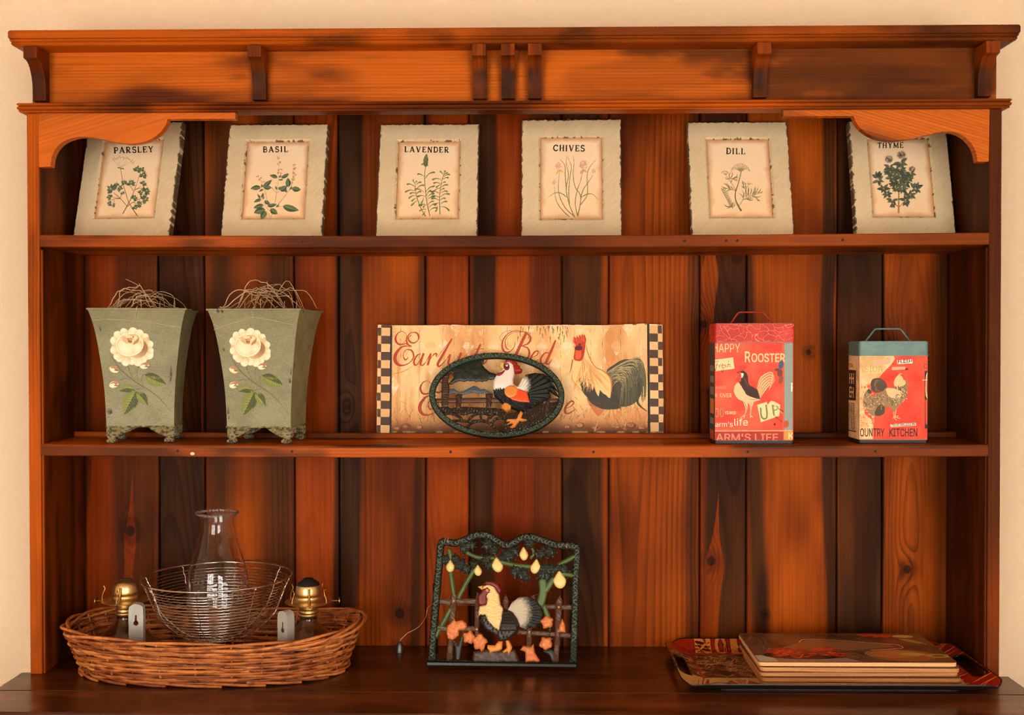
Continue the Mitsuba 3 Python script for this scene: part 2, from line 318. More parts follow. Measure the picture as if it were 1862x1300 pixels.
add(H + 'top_cover', box(-XI, XI, .043, DEP, 2.044, 2.048), 'mat_front')
# scalloped corner brackets under the frieze (front view, photographed outline at 1:1 mm)
Lp = [(205, 600), (1272, 603), (1272, 637), (905, 637)] + spline([(905, 637), (895, 668), (868, 705), (830, 735), (780, 757), (710, 768), (640, 762), (560, 746), (490, 733), (430, 730), (380, 739), (330, 762), (295, 797), (275, 840), (268, 890)], 42)[1:].tolist() + [(205, 893)]
Rp = [(1645, 580), (552, 585), (552, 617), (925, 617)] + spline([(925, 617), (936, 646), (962, 682), (1010, 718), (1070, 741), (1140, 748), (1230, 738), (1330, 715), (1400, 702), (1460, 706), (1510, 728), (1550, 766), (1573, 812), (1583, 862)], 42)[1:].tolist() + [(1642, 862)]
k = 1 / 2955.0
for pts, ox, z0, s in ((Lp, -XI, 603, 1), (Rp, XI, 583, -1)):
    pts = np.array(pts, float); x = (pts[:, 0] - (205 if s > 0 else 1645)) * k
    pg = sg.Polygon(np.stack([ox + x, 1.9285 - np.maximum(pts[:, 1] - z0, 0) * k], 1)).buffer(0)
    m = extrude(pg, .018); v = np.asarray(m.vertices).copy(); m.vertices = np.stack([v[:, 0], .0005 + v[:, 2], v[:, 1]], 1); m.fix_normals()
    add(H + 'scalloped_apron', m, 'mat_valance', label='scalloped corner apron, ' + ('left' if s > 0 else 'right') + ' one of the pair')
# ------------------------------------------------------------------ sideboard
sb = thing('sideboard', 'dark polished sideboard that carries the dresser rack', 'sideboard')
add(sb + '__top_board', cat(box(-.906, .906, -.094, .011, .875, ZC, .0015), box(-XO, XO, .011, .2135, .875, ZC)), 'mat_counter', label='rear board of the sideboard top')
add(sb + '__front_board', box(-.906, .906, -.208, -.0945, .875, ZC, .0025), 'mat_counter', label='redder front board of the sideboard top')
add(sb + '__carcass', cat(box(-.88, .88, -.17, .21, .08, .8749), box(-.86, .86, -.15, .2, 0, .08)), 'mat_side')
for i in range(3):
    x = -.58 + .58 * i
    d = add(sb + '__door', cat(box(x - .27, x + .27, -.192, -.1705, .12, .85, .003), box(x - .2, x + .2, -.198, -.192, .2, .77, .003)), 'mat_side')
    add(d + '__knob', place(lathe([(0, 0), (.006, 0), (.006, .012), (.015, .018), (.015, .026), (0, .03)], 20), [x + .235, -.192, .5], [1, 0, 0], [0, 0, 1], [0, -1, 0]), 'mat_front', 40)
# ------------------------------------------------------------------ painted and printed decoration: flat coloured shapes laid on a surface, each a hair above the last
scene['mat_print'] = {'type': 'twosided', 'bsdf': {'type': 'principled', 'base_color': {'type': 'mesh_attribute', 'name': 'vertex_color'}, 'roughness': .55, 'specular': .3}}
scene['mat_paint'] = {'type': 'twosided', 'bsdf': {'type': 'principled', 'base_color': {'type': 'mesh_attribute', 'name': 'vertex_color'}, 'roughness': .5, 'specular': .3}}
scene['mat_laminate'] = {'type': 'twosided', 'bsdf': {'type': 'principled', 'base_color': {'type': 'mesh_attribute', 'name': 'vertex_color'}, 'roughness': .25, 'specular': .5}}
def homography(src, dst):
    A = []
    for (x, y), (u, v) in zip(src, dst): A += [[x, y, 1, 0, 0, 0, -u * x, -u * y, -u], [0, 0, 0, x, y, 1, -v * x, -v * y, -v]]
    return np.linalg.svd(np.array(A, float))[2][-1].reshape(3, 3)
def mixc(a, b, t): return np.asarray(a) * (1 - t) + np.asarray(b) * t
class Art:
    """Shapes are given in drawing units (y down); quad are the drawing's corners (top left, top right, bottom right, bottom left), rect = (u0, u1, v0, v1) in metres."""
    def __init__(s, quad, rect, dz=6e-6):
        u0, u1, v0, v1 = rect
        s.H = homography(quad, [(u0, v1), (u1, v1), (u1, v0), (u0, v0)]); s.rect = rect; s.clip = None
        s.V, s.F, s.C, s.n, s.z, s.dz = [], [], [], 0, 0, dz
    def uv(s, pts):
        p = np.c_[np.asarray(pts, float)[:, :2], np.ones(len(pts))] @ s.H.T
        return p[:, :2] / p[:, 2:]
    def raw(s, q, f, c, up=True):
        q, f = np.asarray(q, float), np.asarray(f, int)
        if len(f) == 0: return
        a = q[f[:, 1]] - q[f[:, 0]]; b = q[f[:, 2]] - q[f[:, 0]]
        flip = a[:, 0] * b[:, 1] - a[:, 1] * b[:, 0] < 0
        f = np.where(flip[:, None], f[:, ::-1], f)
        if up: s.z += 1
        s.V.append(np.c_[q, np.full(len(q), s.z * s.dz)]); s.F.append(f + s.n); s.n += len(q)
        s.C.append(np.broadcast_to(np.asarray(c, float), (len(q), 3)))
    def shape(s, g, c, up=True, grad=None):
        """A shapely shape in metres on the surface."""
        if s.clip is not None: g = g.intersection(s.clip)
        for k, p in enumerate(polys(g)):
            v, f = trimesh.creation.triangulate_polygon(p, engine='earcut')
            if grad is not None and len(f):
                m = trimesh.Trimesh(np.c_[v, np.zeros(len(v))], f, process=False)
                mv, mf = trimesh.remesh.subdivide_to_size(m.vertices, m.faces, grad[1]); v, f = mv[:, :2], mf
                c_ = grad[0](v)
            else: c_ = c
            s.raw(v, f, c_, up and k == 0)
    def fill(s, pts, c, smooth=0, up=True, grad=None):
        p = np.asarray(pts, float)
        if smooth: p = spline(p, smooth * len(p), True)
        s.shape(sg.Polygon(s.uv(p)).buffer(0), c, up, grad)
    def ell(s, x, y, rx, ry, c, rot=0, up=True, n=20, grad=None):
        t = np.arange(n) * 2 * PI / n; cr, sr = math.cos(rot), math.sin(rot)
        s.fill(np.stack([x + rx * np.cos(t) * cr - ry * np.sin(t) * sr, y + rx * np.cos(t) * sr + ry * np.sin(t) * cr], 1), c, 0, up, grad)
    def line(s, pts, w, c, n=None, up=True, sm=True):
        """A stroke; w a width or a list of widths along it, in drawing units; c a colour or two (from, to)."""
        p = np.asarray(pts, float)
        if sm and len(p) > 2: p = spline(p, n or 6 * (len(p) - 1))
        w = np.interp(np.linspace(0, 1, len(p)), np.linspace(0, 1, len(np.atleast_1d(w))), np.atleast_1d(w)) / 2
        t = np.gradient(p, axis=0); t /= np.linalg.norm(t, axis=1, keepdims=True) + 1e-9
        nrm = np.stack([-t[:, 1], t[:, 0]], 1)
        q = np.vstack([p + nrm * w[:, None], p - nrm * w[:, None]]); k = len(p); i = np.arange(k - 1)
        f = np.vstack([np.stack([i, i + 1, i + 1 + k], 1), np.stack([i, i + 1 + k, i + k], 1)])
        c = np.asarray(c, float)
        if c.ndim == 2: tt = np.linspace(0, 1, k)[:, None]; c = np.vstack([c[0] * (1 - tt) + c[1] * tt] * 2)
        if s.clip is not None:
            s.shape(sg.Polygon(s.uv(np.vstack([q[:k], q[k:][::-1]]))).buffer(0), c if c.ndim == 1 else c[0], up); return
        s.raw(s.uv(q), f, c, up)
    def leaf(s, a, b, w, c, c2=None, vein=None, bend=0, up=True):
        a, b = np.asarray(a, float), np.asarray(b, float); d = b - a; nrm = np.array([-d[1], d[0]]) / (np.linalg.norm(d) + 1e-9)
        t = np.linspace(0, 1, 11); prof = np.sin(PI * t ** .8) ** .9 * w / 2
        mid = a + d * t[:, None] + nrm * (np.sin(PI * t) * bend)[:, None]
        s.fill(np.vstack([mid + nrm * prof[:, None], (mid - nrm * prof[:, None])[::-1]]), c, up=up)
        if c2 is not None: s.fill(np.vstack([mid, (mid - nrm * prof[:, None] * .9)[::-1]]), c2, up=False); s.V[-1][:, 2] += s.dz * .5
        if vein is not None: s.line(mid, [w * .05, w * .1, w * .02], vein, sm=False)
    def text(s, txt, x, y, h, c, sx=1.0, skew=0.0, rot=0.0, bold=False):
        """Sans lettering with its base line at (x, y) and capitals h tall, sx narrower."""
        m = meshkit.text_mesh(txt, 1.0, .01, bold); v = np.asarray(m.vertices); keep = (np.asarray(m.face_normals)[:, 2] > .9) & (v[m.faces][:, :, 2].mean(1) > .005)
        f = np.asarray(m.faces)[keep]; u, inv = np.unique(f, return_inverse=True); q = v[u][:, :2]; f = inv.reshape(-1, 3)
        q = np.stack([q[:, 0] * sx * h + skew * q[:, 1] * h, -q[:, 1] * h], 1); cr, sr = math.cos(rot), math.sin(rot)
        q = np.stack([x + q[:, 0] * cr - q[:, 1] * sr, y + q[:, 0] * sr + q[:, 1] * cr], 1)
        if s.clip is not None:
            s.shape(shapely.union_all([sg.Polygon(t) for t in s.uv(q)[f]]).buffer(1e-7), c)
        else: s.raw(s.uv(q), f, c)
    def serif(s, txt, x, y, h, c, w=.20, gap=.16, rot=0.0):
        cx = 0
        for ch in txt:
            g, adv = SERIF[ch](w)
            q = lambda p: s.uv(np.stack([x + h * ((p[:, 0] + cx) * math.cos(rot) - -p[:, 1] * math.sin(rot)), y + h * ((p[:, 0] + cx) * math.sin(rot) + -p[:, 1] * math.cos(rot))], 1))
            s.shape(shapely.transform(g, q).buffer(0), c, up=ch == txt[0]); cx += adv + gap
    def paper(s, fn, nu=40, nv=50, corners=None):
        u0, u1, v0, v1 = s.rect; U, V = np.meshgrid(np.linspace(u0, u1, nu), np.linspace(v0, v1, nv), indexing='ij')
        q = np.stack([U.ravel(), V.ravel()], 1); i, j = np.meshgrid(np.arange(nu - 1), np.arange(nv - 1), indexing='ij'); a = (i * nv + j).ravel()
        f = np.vstack([np.stack([a, a + nv, a + nv + 1], 1), np.stack([a, a + nv + 1, a + 1], 1)])
        s.raw(q, f, fn(q))
    def mesh(s): return trimesh.Trimesh(np.vstack(s.V), np.vstack(s.F), process=False), np.vstack(s.C)
# ---- slab-serif capitals as strokes on a unit height
def _st(p, w): return sg.LineString(p).buffer(w / 2, cap_style='flat', join_style='mitre')
def _arc(cx, cy, rx, ry, a0, a1, n=12): t = np.radians(np.linspace(a0, a1, n)); return np.stack([cx + rx * np.cos(t), cy + ry * np.sin(t)], 1)
def _sf(x, y, w=.30, h=.09): y = h / 2 if y == 0 else 1 - h / 2 if y == 1 else y; return _st([(x - w / 2, y), (x + w / 2, y)], h)
def _U(*g): return shapely.union_all(g)
SERIF = {
 'A': lambda w: (_U(_st([(.12, 0), (.45, 1)], w * .7), _st([(.43, 1), (.78, 0)], w * 1.15), _st([(.22, .33), (.66, .33)], w * .55), _sf(.12, 0), _sf(.78, 0)), .90),
 'B': lambda w: (_U(_st([(.16, 0), (.16, 1)], w * 1.1), _st(np.vstack([[(.05, .955)], _arc(.38, .74, .22, .215, 90, -90), [(.16, .525)]]), w * .75), _st(np.vstack([[(.16, .525)], _arc(.40, .28, .26, .24, 90, -90), [(.05, .045)]]), w * .75)), .70),
 'C': lambda w: (_U(_st(_arc(.42, .5, .36, .45, 38, 322, 24), w * .95), _st([(.70, .97), (.70, .66)], w * .6), _st([(.69, .2), (.76, .3)], w * .5)), .80),
 'D': lambda w: (_U(_st([(.16, 0), (.16, 1)], w * 1.1), _st(np.vstack([[(.03, .955)], _arc(.36, .5, .36, .455, 90, -90, 18), [(.03, .045)]]), w * .85)), .78),
 'E': lambda w: (_U(_st([(.16, 0), (.16, 1)], w * 1.1), _st([(.03, .955), (.60, .955)], w * .55), _st([(.16, .5), (.46, .5)], w * .55), _st([(.03, .045), (.64, .045)], w * .55), _st([(.60, 1), (.60, .76)], w * .5), _st([(.64, 0), (.64, .26)], w * .5), _st([(.46, .38), (.46, .62)], w * .45)), .72),
 'H': lambda w: (_U(_st([(.16, 0), (.16, 1)], w * 1.1), _st([(.66, 0), (.66, 1)], w * 1.1), _st([(.16, .5), (.66, .5)], w * .55), _sf(.16, 0), _sf(.66, 0), _sf(.16, 1), _sf(.66, 1)), .82),
 'I': lambda w: (_U(_st([(.16, 0), (.16, 1)], w * 1.1), _sf(.16, 0), _sf(.16, 1)), .34),
 'L': lambda w: (_U(_st([(.16, 0), (.16, 1)], w * 1.1), _sf(.16, 1), _st([(.03, .045), (.62, .045)], w * .6), _st([(.62, 0), (.62, .28)], w * .55)), .68),
 'M': lambda w: (_U(_st([(.14, 0), (.14, 1)], w * .75), _st([(.82, 0), (.82, 1)], w * 1.05), _st([(.14, 1), (.47, .12)], w * .95), _st([(.47, .12), (.82, 1)], w * .6), _sf(.14, 0), _sf(.82, 0), _sf(.12, 1, .2), _sf(.84, 1, .2)), .98),
 'N': lambda w: (_U(_st([(.14, 0), (.14, 1)], w * .7), _st([(.70, 0), (.70, 1)], w * .7), _st([(.14, 1), (.70, 0)], w * 1.1), _sf(.14, 0), _sf(.70, 1), _sf(.12, 1, .2)), .84),
 'P': lambda w: (_U(_st([(.16, 0), (.16, 1)], w * 1.1), _sf(.16, 0), _st(np.vstack([[(.03, .955)], _arc(.38, .70, .25, .255, 90, -90), [(.16, .445)]]), w * .75)), .68),
 'R': lambda w: (_U(_st([(.16, 0), (.16, 1)], w * 1.1), _sf(.16, 0), _st(np.vstack([[(.03, .955)], _arc(.38, .72, .24, .235, 90, -90), [(.16, .485)]]), w * .75), _st([(.34, .48), (.66, 0)], w * 1.1), _sf(.70, 0, .22)), .84),
 'S': lambda w: (_U(_st(np.vstack([_arc(.33, .73, .24, .23, 30, 262, 14), _arc(.33, .27, .26, .23, 82, -150, 14)]), w * .9), _st([(.55, 1), (.55, .74)], w * .5), _st([(.07, 0), (.07, .28)], w * .5)), .66),
 'T': lambda w: (_U(_st([(.36, 0), (.36, 1)], w * 1.1), _sf(.36, 0), _st([(.02, .955), (.70, .955)], w * .6), _st([(.03, 1), (.03, .74)], w * .5), _st([(.69, 1), (.69, .74)], w * .5)), .72),
 'V': lambda w: (_U(_st([(.14, 1), (.45, 0)], w * 1.1), _st([(.45, 0), (.76, 1)], w * .65), _sf(.14, 1), _sf(.76, 1, .26)), .88),
 'Y': lambda w: (_U(_st([(.12, 1), (.42, .45)], w * 1.05), _st([(.72, 1), (.42, .45)], w * .65), _st([(.42, .48), (.42, 0)], w * 1.05), _sf(.42, 0), _sf(.12, 1, .26), _sf(.72, 1, .24)), .82),
}
# ------------------------------------------------------------------ six framed herb prints leaning on the top shelf
INK = lin(38, 36, 22)
G1, G2, G3, GB = lin(70, 88, 58), lin(104, 120, 82), lin(140, 146, 104), lin(128, 104, 62)
FW, FH, FT, OU, OV0, OV1 = .196, .2475, .017, .0612, .0475, .212
def frame_chips(p, n, uv):
    """uv = metres in the frame's own plane; cream paint, worn to dark wood along the edges, brushed diagonally."""
    u, v = uv.x, uv.y; ua = dr.abs(u)
    eo = dr.minimum(FW / 2 - ua, dr.minimum(v + .01, FH - v)); ei = dr.minimum(dr.abs(ua - OU) + dr.maximum(0, dr.maximum(OV0 - v, v - OV1)) * 3, dr.minimum(dr.abs(v - OV0), dr.abs(v - OV1)) + dr.maximum(0, ua - OU) * 3)
    nz = fbm(u * 170 + p.x * 40, v * 170, p.x * 9, 3)
    chip = smoothstep(.53, .63, nz + .22 * smoothstep(.003, 0, eo) - .10 * smoothstep(0, .004, eo) - .26 * smoothstep(.0025, .006, eo) * smoothstep(.002, .004, ei) + .10 * smoothstep(.002, 0, ei))
    brush = noise((u + v) * 55 + p.x * 3, (u - v) * 420, 1.0) * .5 + noise((u + v) * 130, (u - v) * 900, 2.0) * .5
    c = mix((.62, .475, .265), (.73, .575, .35), brush) * (.93 + .12 * fbm(u * 25 + p.x, v * 25, 3.0, 3))
    return mix(c, (.05, .028, .012), chip * .85)
mat('mat_frame', proc(frame_chips), .6, .3, bump=(proc(lambda p, n, uv: noise((uv.x + uv.y) * 40 + p.x * 3, (uv.x - uv.y) * 320, 1.0) + fbm(uv.x * 60, uv.y * 60, p.x * 5, 3)), .0009))
mat('mat_wire', (.45, .36, .22), .35, .5, .8)
def frame_mesh(seed, V0):
    r = np.random.default_rng(seed); n = 46
    def side(a, b, m, amp, ph):
        t = np.linspace(0, 1, m, endpoint=False)[:, None]; p = np.asarray(a) + (np.asarray(b) - np.asarray(a)) * t
        d = np.asarray(b, float) - np.asarray(a, float); nr = np.array([-d[1], d[0]]) / np.linalg.norm(d)
        L = t[:, 0] * np.linalg.norm(d); w = amp * (np.abs(np.sin(L * PI / .0115 + ph)) - .6 + .5 * r.standard_normal(m).cumsum() * .08) * np.clip(np.minimum(t[:, 0], 1 - t[:, 0]) * 18, 0, 1)
        return p + nr * w[:, None]
    h = FW / 2
    out = np.vstack([side((-h, V0), (h, V0), 4, 0, 0), side((h, V0), (h, FH), n, .0013, r.random()), side((h, FH), (-h, FH), n, .0017, r.random()), side((-h, FH), (-h, V0), n, .0013, r.random())])
    inn = np.vstack([side(a, b, 24, .0004, r.random()) for a, b in (((-OU, OV0), (OU, OV0)), ((OU, OV0), (OU, OV1)), ((OU, OV1), (-OU, OV1)), ((-OU, OV1), (-OU, OV0)))])
    c = np.array([0, FH / 2]); ci = np.array([0, (OV0 + OV1) / 2])
    q = out - np.sign(out - c) * .0013; qi = inn + np.sign(inn - ci) * .0035
    fv, ff = trimesh.creation.triangulate_polygon(sg.Polygon(q, [qi]), engine='earcut')
    V = [np.c_[fv, np.zeros(len(fv))]]; F = [np.asarray(ff)]; k = len(fv)
    def strip(a, b):
        nonlocal k
        m = len(a); i = np.arange(m); j = (i + 1) % m; V.extend([a, b]); F.append(np.vstack([np.stack([i, j, j + m], 1), np.stack([i, j + m, i + m], 1)]) + k); k += 2 * m
    z3 = lambda p, z: np.c_[p, np.full(len(p), z)]
    strip(z3(q, 0), z3(out, -.0013)); strip(z3(out, -.0013), z3(out, -FT)); strip(z3(qi, 0), z3(inn, -.0035)); strip(z3(inn, -.0035), z3(inn, -.0078))
    bv, bf = trimesh.creation.triangulate_polygon(sg.Polygon(out), engine='earcut'); V.append(z3(bv, -FT)); F.append(np.asarray(bf)[:, ::-1] + k)
    m = trimesh.Trimesh(np.vstack(V), np.vstack(F), process=False)
    uv = m.vertices[:, :2].copy(); m2 = trimesh.Trimesh(m.vertices, m.faces, process=True, merge_tex=True, merge_norm=True); m2.fix_normals()
    return m2, np.asarray(m2.vertices)[:, :2].copy()
def toned(q):
    u, v = q[:, 0], q[:, 1]; e = np.minimum(OU - np.abs(u), np.minimum(v - OV0, OV1 - v))
    nz = meshkit.fbm(np.c_[u * 60, v * 60, u * 0], 3, 3); t = np.clip(1 - e / (.005 + .014 * nz), 0, 1)[:, None] ** 1.3
    b = np.clip((v - OV0) / (OV1 - OV0), 0, 1)[:, None]
    base = np.array(lin(246, 218, 178)) * b + np.array(lin(242, 206, 158)) * (1 - b)
    return base * (1 - t) + np.array(lin(186, 132, 80)) * t
def parsley(a):
    a.serif('PARSLEY', 258, 262, 88, INK, rot=-.035, gap=.17)
    for p in ((250, 350), (275, 335), (310, 325), (345, 320), (395, 325), (440, 325), (470, 345), (505, 370), (530, 395)):
        a.line([(350, 465), ((350 + p[0]) / 2 + (p[0] - 350) * .1, 410), p], [3, 2], lin(196, 165, 120))
        for k in range(3): a.ell(p[0] + 14 * math.cos(k * 2.2 + p[0]), p[1] + 12 * math.sin(k * 2.2), 9, 6, lin(176, 150, 106), k)
    for l, w in (([(585, 1175), (470, 985), (425, 850), (385, 700), (350, 470)], [14, 10, 9, 8, 6]), ([(375, 1138), (470, 960), (545, 790), (630, 540)], [14, 11, 8, 5]), ([(440, 1030), (345, 915), (250, 830)], [8, 10, 7]), ([(345, 915), (215, 888)], [8, 5]), ([(345, 915), (240, 925), (180, 965)], [8, 5]),
                 ([(345, 915), (352, 850), (300, 790)], [7, 4]), ([(525, 805), (490, 740), (440, 700)], 8), ([(545, 790), (590, 770), (635, 738)], [8, 4]), ([(560, 780), (640, 765), (700, 785)], [7, 4]), ([(440, 1030), (520, 970), (640, 912)], [9, 6]), ([(520, 972), (600, 992)], 7), ([(250, 1010), (258, 930)], 5)):
        a.line(l, w, (lin(112, 92, 52), lin(128, 112, 68)))
    a.leaf((350, 475), (300, 462), 18, G2); a.leaf((350, 475), (408, 488), 18, G2)
    r = np.random.default_rng(3)
    for x, y, R in ((210, 770, 66), (290, 712, 34), (338, 762, 38), (375, 832, 26), (190, 890, 42), (188, 985, 36), (245, 1012, 26), (398, 680, 44), (500, 682, 52), (590, 492, 52), (652, 492, 42), (676, 572, 52), (678, 692, 42), (720, 802, 56), (636, 832, 36), (545, 902, 46), (700, 926, 60), (622, 1002, 42), (560, 1048, 38)):
        b = math.atan2(y - 1000, x - 470)
        for k in range(7):
            t = b + (k - 3) * .62 + r.normal() * .15; L = R * (1.05 - .05 * abs(k - 3)) * r.uniform(.85, 1.15)
            o = (x - .45 * R * math.cos(b), y - .45 * R * math.sin(b))
            a.leaf(o, (o[0] + 1.35 * L * math.cos(t), o[1] + 1.35 * L * math.sin(t)), R * .62, mixc(G1, G3, r.uniform(0, .6)), mixc(G1, G2, r.uniform(0, 1)))
        a.ell(x, y, R * .3, R * .2, mixc(G3, (.6, .6, .45), .3), b)
def basil(a):
    a.serif('BASIL', 332, 232, 84, INK, gap=.24, rot=-.01)
    for l in ([(405, 1215), (460, 1130), (385, 1045), (330, 940)], [(425, 1165), (385, 1090)], [(500, 965), (525, 820), (550, 640), (558, 330)], [(545, 990), (680, 820), (745, 690), (775, 400)], [(385, 920), (350, 770), (300, 650), (260, 570)], [(450, 740), (525, 815), (585, 780)], [(540, 1025), (620, 1020)]):
        a.line(l, [10, 7, 5, 3], (lin(176, 132, 84), lin(190, 150, 100)))
    r = np.random.default_rng(5)
    for (x, y) in ((550, 310), (578, 380), (548, 405), (545, 490), (590, 485), (552, 535), (580, 530), (775, 420), (770, 470), (795, 468), (772, 522), (765, 578), (790, 570), (750, 632), (770, 630), (750, 680), (258, 575), (285, 618), (310, 612), (332, 660)):
        for k in range(4): a.ell(x + r.normal() * 10, y + r.normal() * 9, 11, 6, mixc(lin(205, 168, 120), lin(150, 112, 72), r.random()), r.random() * 3)
    for p, q, w in (((300, 740), (150, 760), 70), ((330, 735), (460, 630), 62), ((340, 738), (458, 745), 66), ((318, 745), (305, 695), 26), ((335, 768), (275, 805), 30), ((542, 600), (425, 565), 54), ((592, 606), (705, 540), 54), ((560, 602), (592, 558), 26), ((555, 632), (625, 630), 24), ((690, 742), (685, 602), 76), ((575, 792), (672, 722), 84), ((655, 770), (670, 824), 32), ((742, 760), (877, 776), 76), ((712, 778), (746, 728), 28),
                    ((524, 778), (510, 722), 28), ((553, 782), (576, 724), 28), ((306, 915), (195, 962), 46), ((290, 905), (250, 842), 30), ((308, 895), (336, 822), 36), ((322, 915), (352, 878), 20), ((338, 1000), (190, 1048), 66), ((360, 1065), (195, 1120), 98), ((372, 1092), (300, 1212), 84), ((352, 938), (432, 992), 58), ((390, 1018), (530, 988), 54), ((432, 1058), (542, 1136), 82), ((512, 1032), (566, 994), 28), ((612, 1018), (846, 1082), 98)):
        a.leaf(p, q, w, G1, mixc(G1, G2, .8), G3, bend=w * .06)
def lavender(a):
    a.serif('LAVENDER', 170, 220, 84, INK, gap=.20, rot=.006)
    gs, gl = lin(104, 106, 62), lin(128, 128, 80)
    for l in ([(542, 1160), (490, 900), (465, 610), (475, 440)], [(482, 1165), (400, 1020), (340, 830), (325, 690)], [(692, 1136), (685, 900), (700, 720), (745, 540)]): a.line(l, [13, 10, 8], gs)
    r = np.random.default_rng(6)
    for p, q in (((465, 580), (365, 540)), ((465, 610), (605, 512)), ((325, 725), (210, 690)), ((340, 700), (410, 658)), ((330, 690), (295, 625)), ((335, 680), (350, 640)), ((340, 765), (450, 702)), ((465, 810), (325, 762)), ((330, 790), (185, 802)), ((340, 825), (255, 825)), ((345, 830), (405, 798)), ((350, 862), (235, 892)), ((480, 872), (365, 872)), ((355, 890), (275, 938)), ((360, 930), (270, 1002)), ((450, 885), (415, 968)), ((480, 805), (607, 718)), ((490, 865), (555, 780)), ((495, 895), (605, 826)), ((500, 925), (592, 880)), ((510, 1002), (595, 940)), ((500, 1000), (380, 1002)), ((470, 992), (445, 1032)), ((520, 1045), (640, 978)), ((490, 1062), (395, 1082)), ((470, 1085), (440, 1146)), ((530, 1088), (650, 1040)),
                 ((725, 628), (580, 622)), ((735, 615), (815, 592)), ((742, 545), (690, 500)), ((745, 548), (770, 492)), ((748, 578), (830, 545)), ((710, 690), (600, 672)), ((715, 685), (770, 655)), ((695, 692), (635, 738)), ((705, 740), (805, 698)), ((695, 742), (590, 802)), ((700, 785), (755, 752)), ((700, 822), (800, 795)), ((690, 830), (560, 800)), ((695, 875), (830, 835)), ((690, 890), (570, 868)), ((690, 932), (572, 904)), ((695, 925), (770, 898)), ((690, 960), (610, 1002)), ((700, 985), (792, 945)), ((695, 1020), (826, 1078)), ((650, 1000), (630, 1092)), ((745, 560), (800, 520))):
        d = np.subtract(q, p); m = (p[0] + d[0] * .55 + d[1] * .12, p[1] + d[1] * .55 - abs(d[0]) * .16)
        a.line([p, m, q, (q[0] + d[0] * .04, q[1] + d[1] * .04)], [5, 13, 27, 6], mixc(gs, gl, r.random()), n=10)
    a.fill([(490, 238), (462, 285), (446, 330), (450, 355), (444, 390), (475, 442), (512, 390), (510, 355), (520, 330), (508, 285)], lin(96, 108, 64))
    for k in range(26): a.ell(482 + r.normal() * 22, 262 + k * 6.4, 13, 7, mixc(lin(80, 96, 58), lin(132, 138, 92), r.random()), r.uniform(-.8, .8))
    for x, y in ((585, 830), (600, 870), (620, 985), (580, 800), (415, 1000)): a.ell(x, y, 20, 14, lin(82, 104, 72), .3)
def chives(a):
    a.serif('CHIVES', 236, 252, 90, INK, gap=.17, rot=.012)
    c = (lin(112, 104, 54), lin(128, 122, 66))
    for l in ([(485, 1190), (370, 1080), (290, 950), (260, 750)], [(565, 1190), (430, 1070), (340, 900), (320, 750), (330, 560)], [(555, 1185), (480, 1010), (435, 800), (462, 600), (428, 430), (436, 330)], [(482, 1010), (470, 820), (488, 600), (502, 470), (440, 322)], [(434, 800), (415, 600), (408, 460), (335, 370)], [(605, 1180), (565, 1000), (590, 820), (640, 670), (670, 520)], [(605, 1180), (645, 910), (560, 760), (530, 590), (542, 420), (525, 318)],
              [(645, 910), (680, 800), (740, 710), (820, 590)], [(640, 1020), (728, 900), (742, 800), (732, 600), (770, 480), (858, 375)], [(435, 905), (360, 855), (270, 850), (170, 917)], [(650, 910), (740, 865), (820, 870), (893, 942)]):
        a.line(l, [12, 11, 9, 4], c)
    r = np.random.default_rng(8); pk = lin(226, 176, 152)
    for x, y, R, n in ((315, 462, 44, 26), (680, 452, 60, 44), (262, 700, 26, 12), (825, 540, 28, 12)):
        for k in range(n):
            t, q = r.random() * 6.3, R * math.sqrt(r.random()); a.ell(x + q * math.cos(t) * .9, y + q * math.sin(t), 12, 9, mixc(pk, lin(206, 140, 122), r.random() * .7), t)
    for x, y, cc in ((328, 540, lin(226, 170, 84)), (672, 540, lin(206, 160, 110))):
        a.leaf((x, y - 25), (x - 48, y + 52), 26, cc); a.leaf((x, y - 25), (x + 62, y + 22), 26, cc); a.leaf((x, y - 25), (x, y + 25), 30, cc)
    for x, y in ((315, 400), (262, 650), (825, 495)): a.leaf((x, y + 60), (x, y), 34, mixc(pk, lin(232, 196, 160), .4))
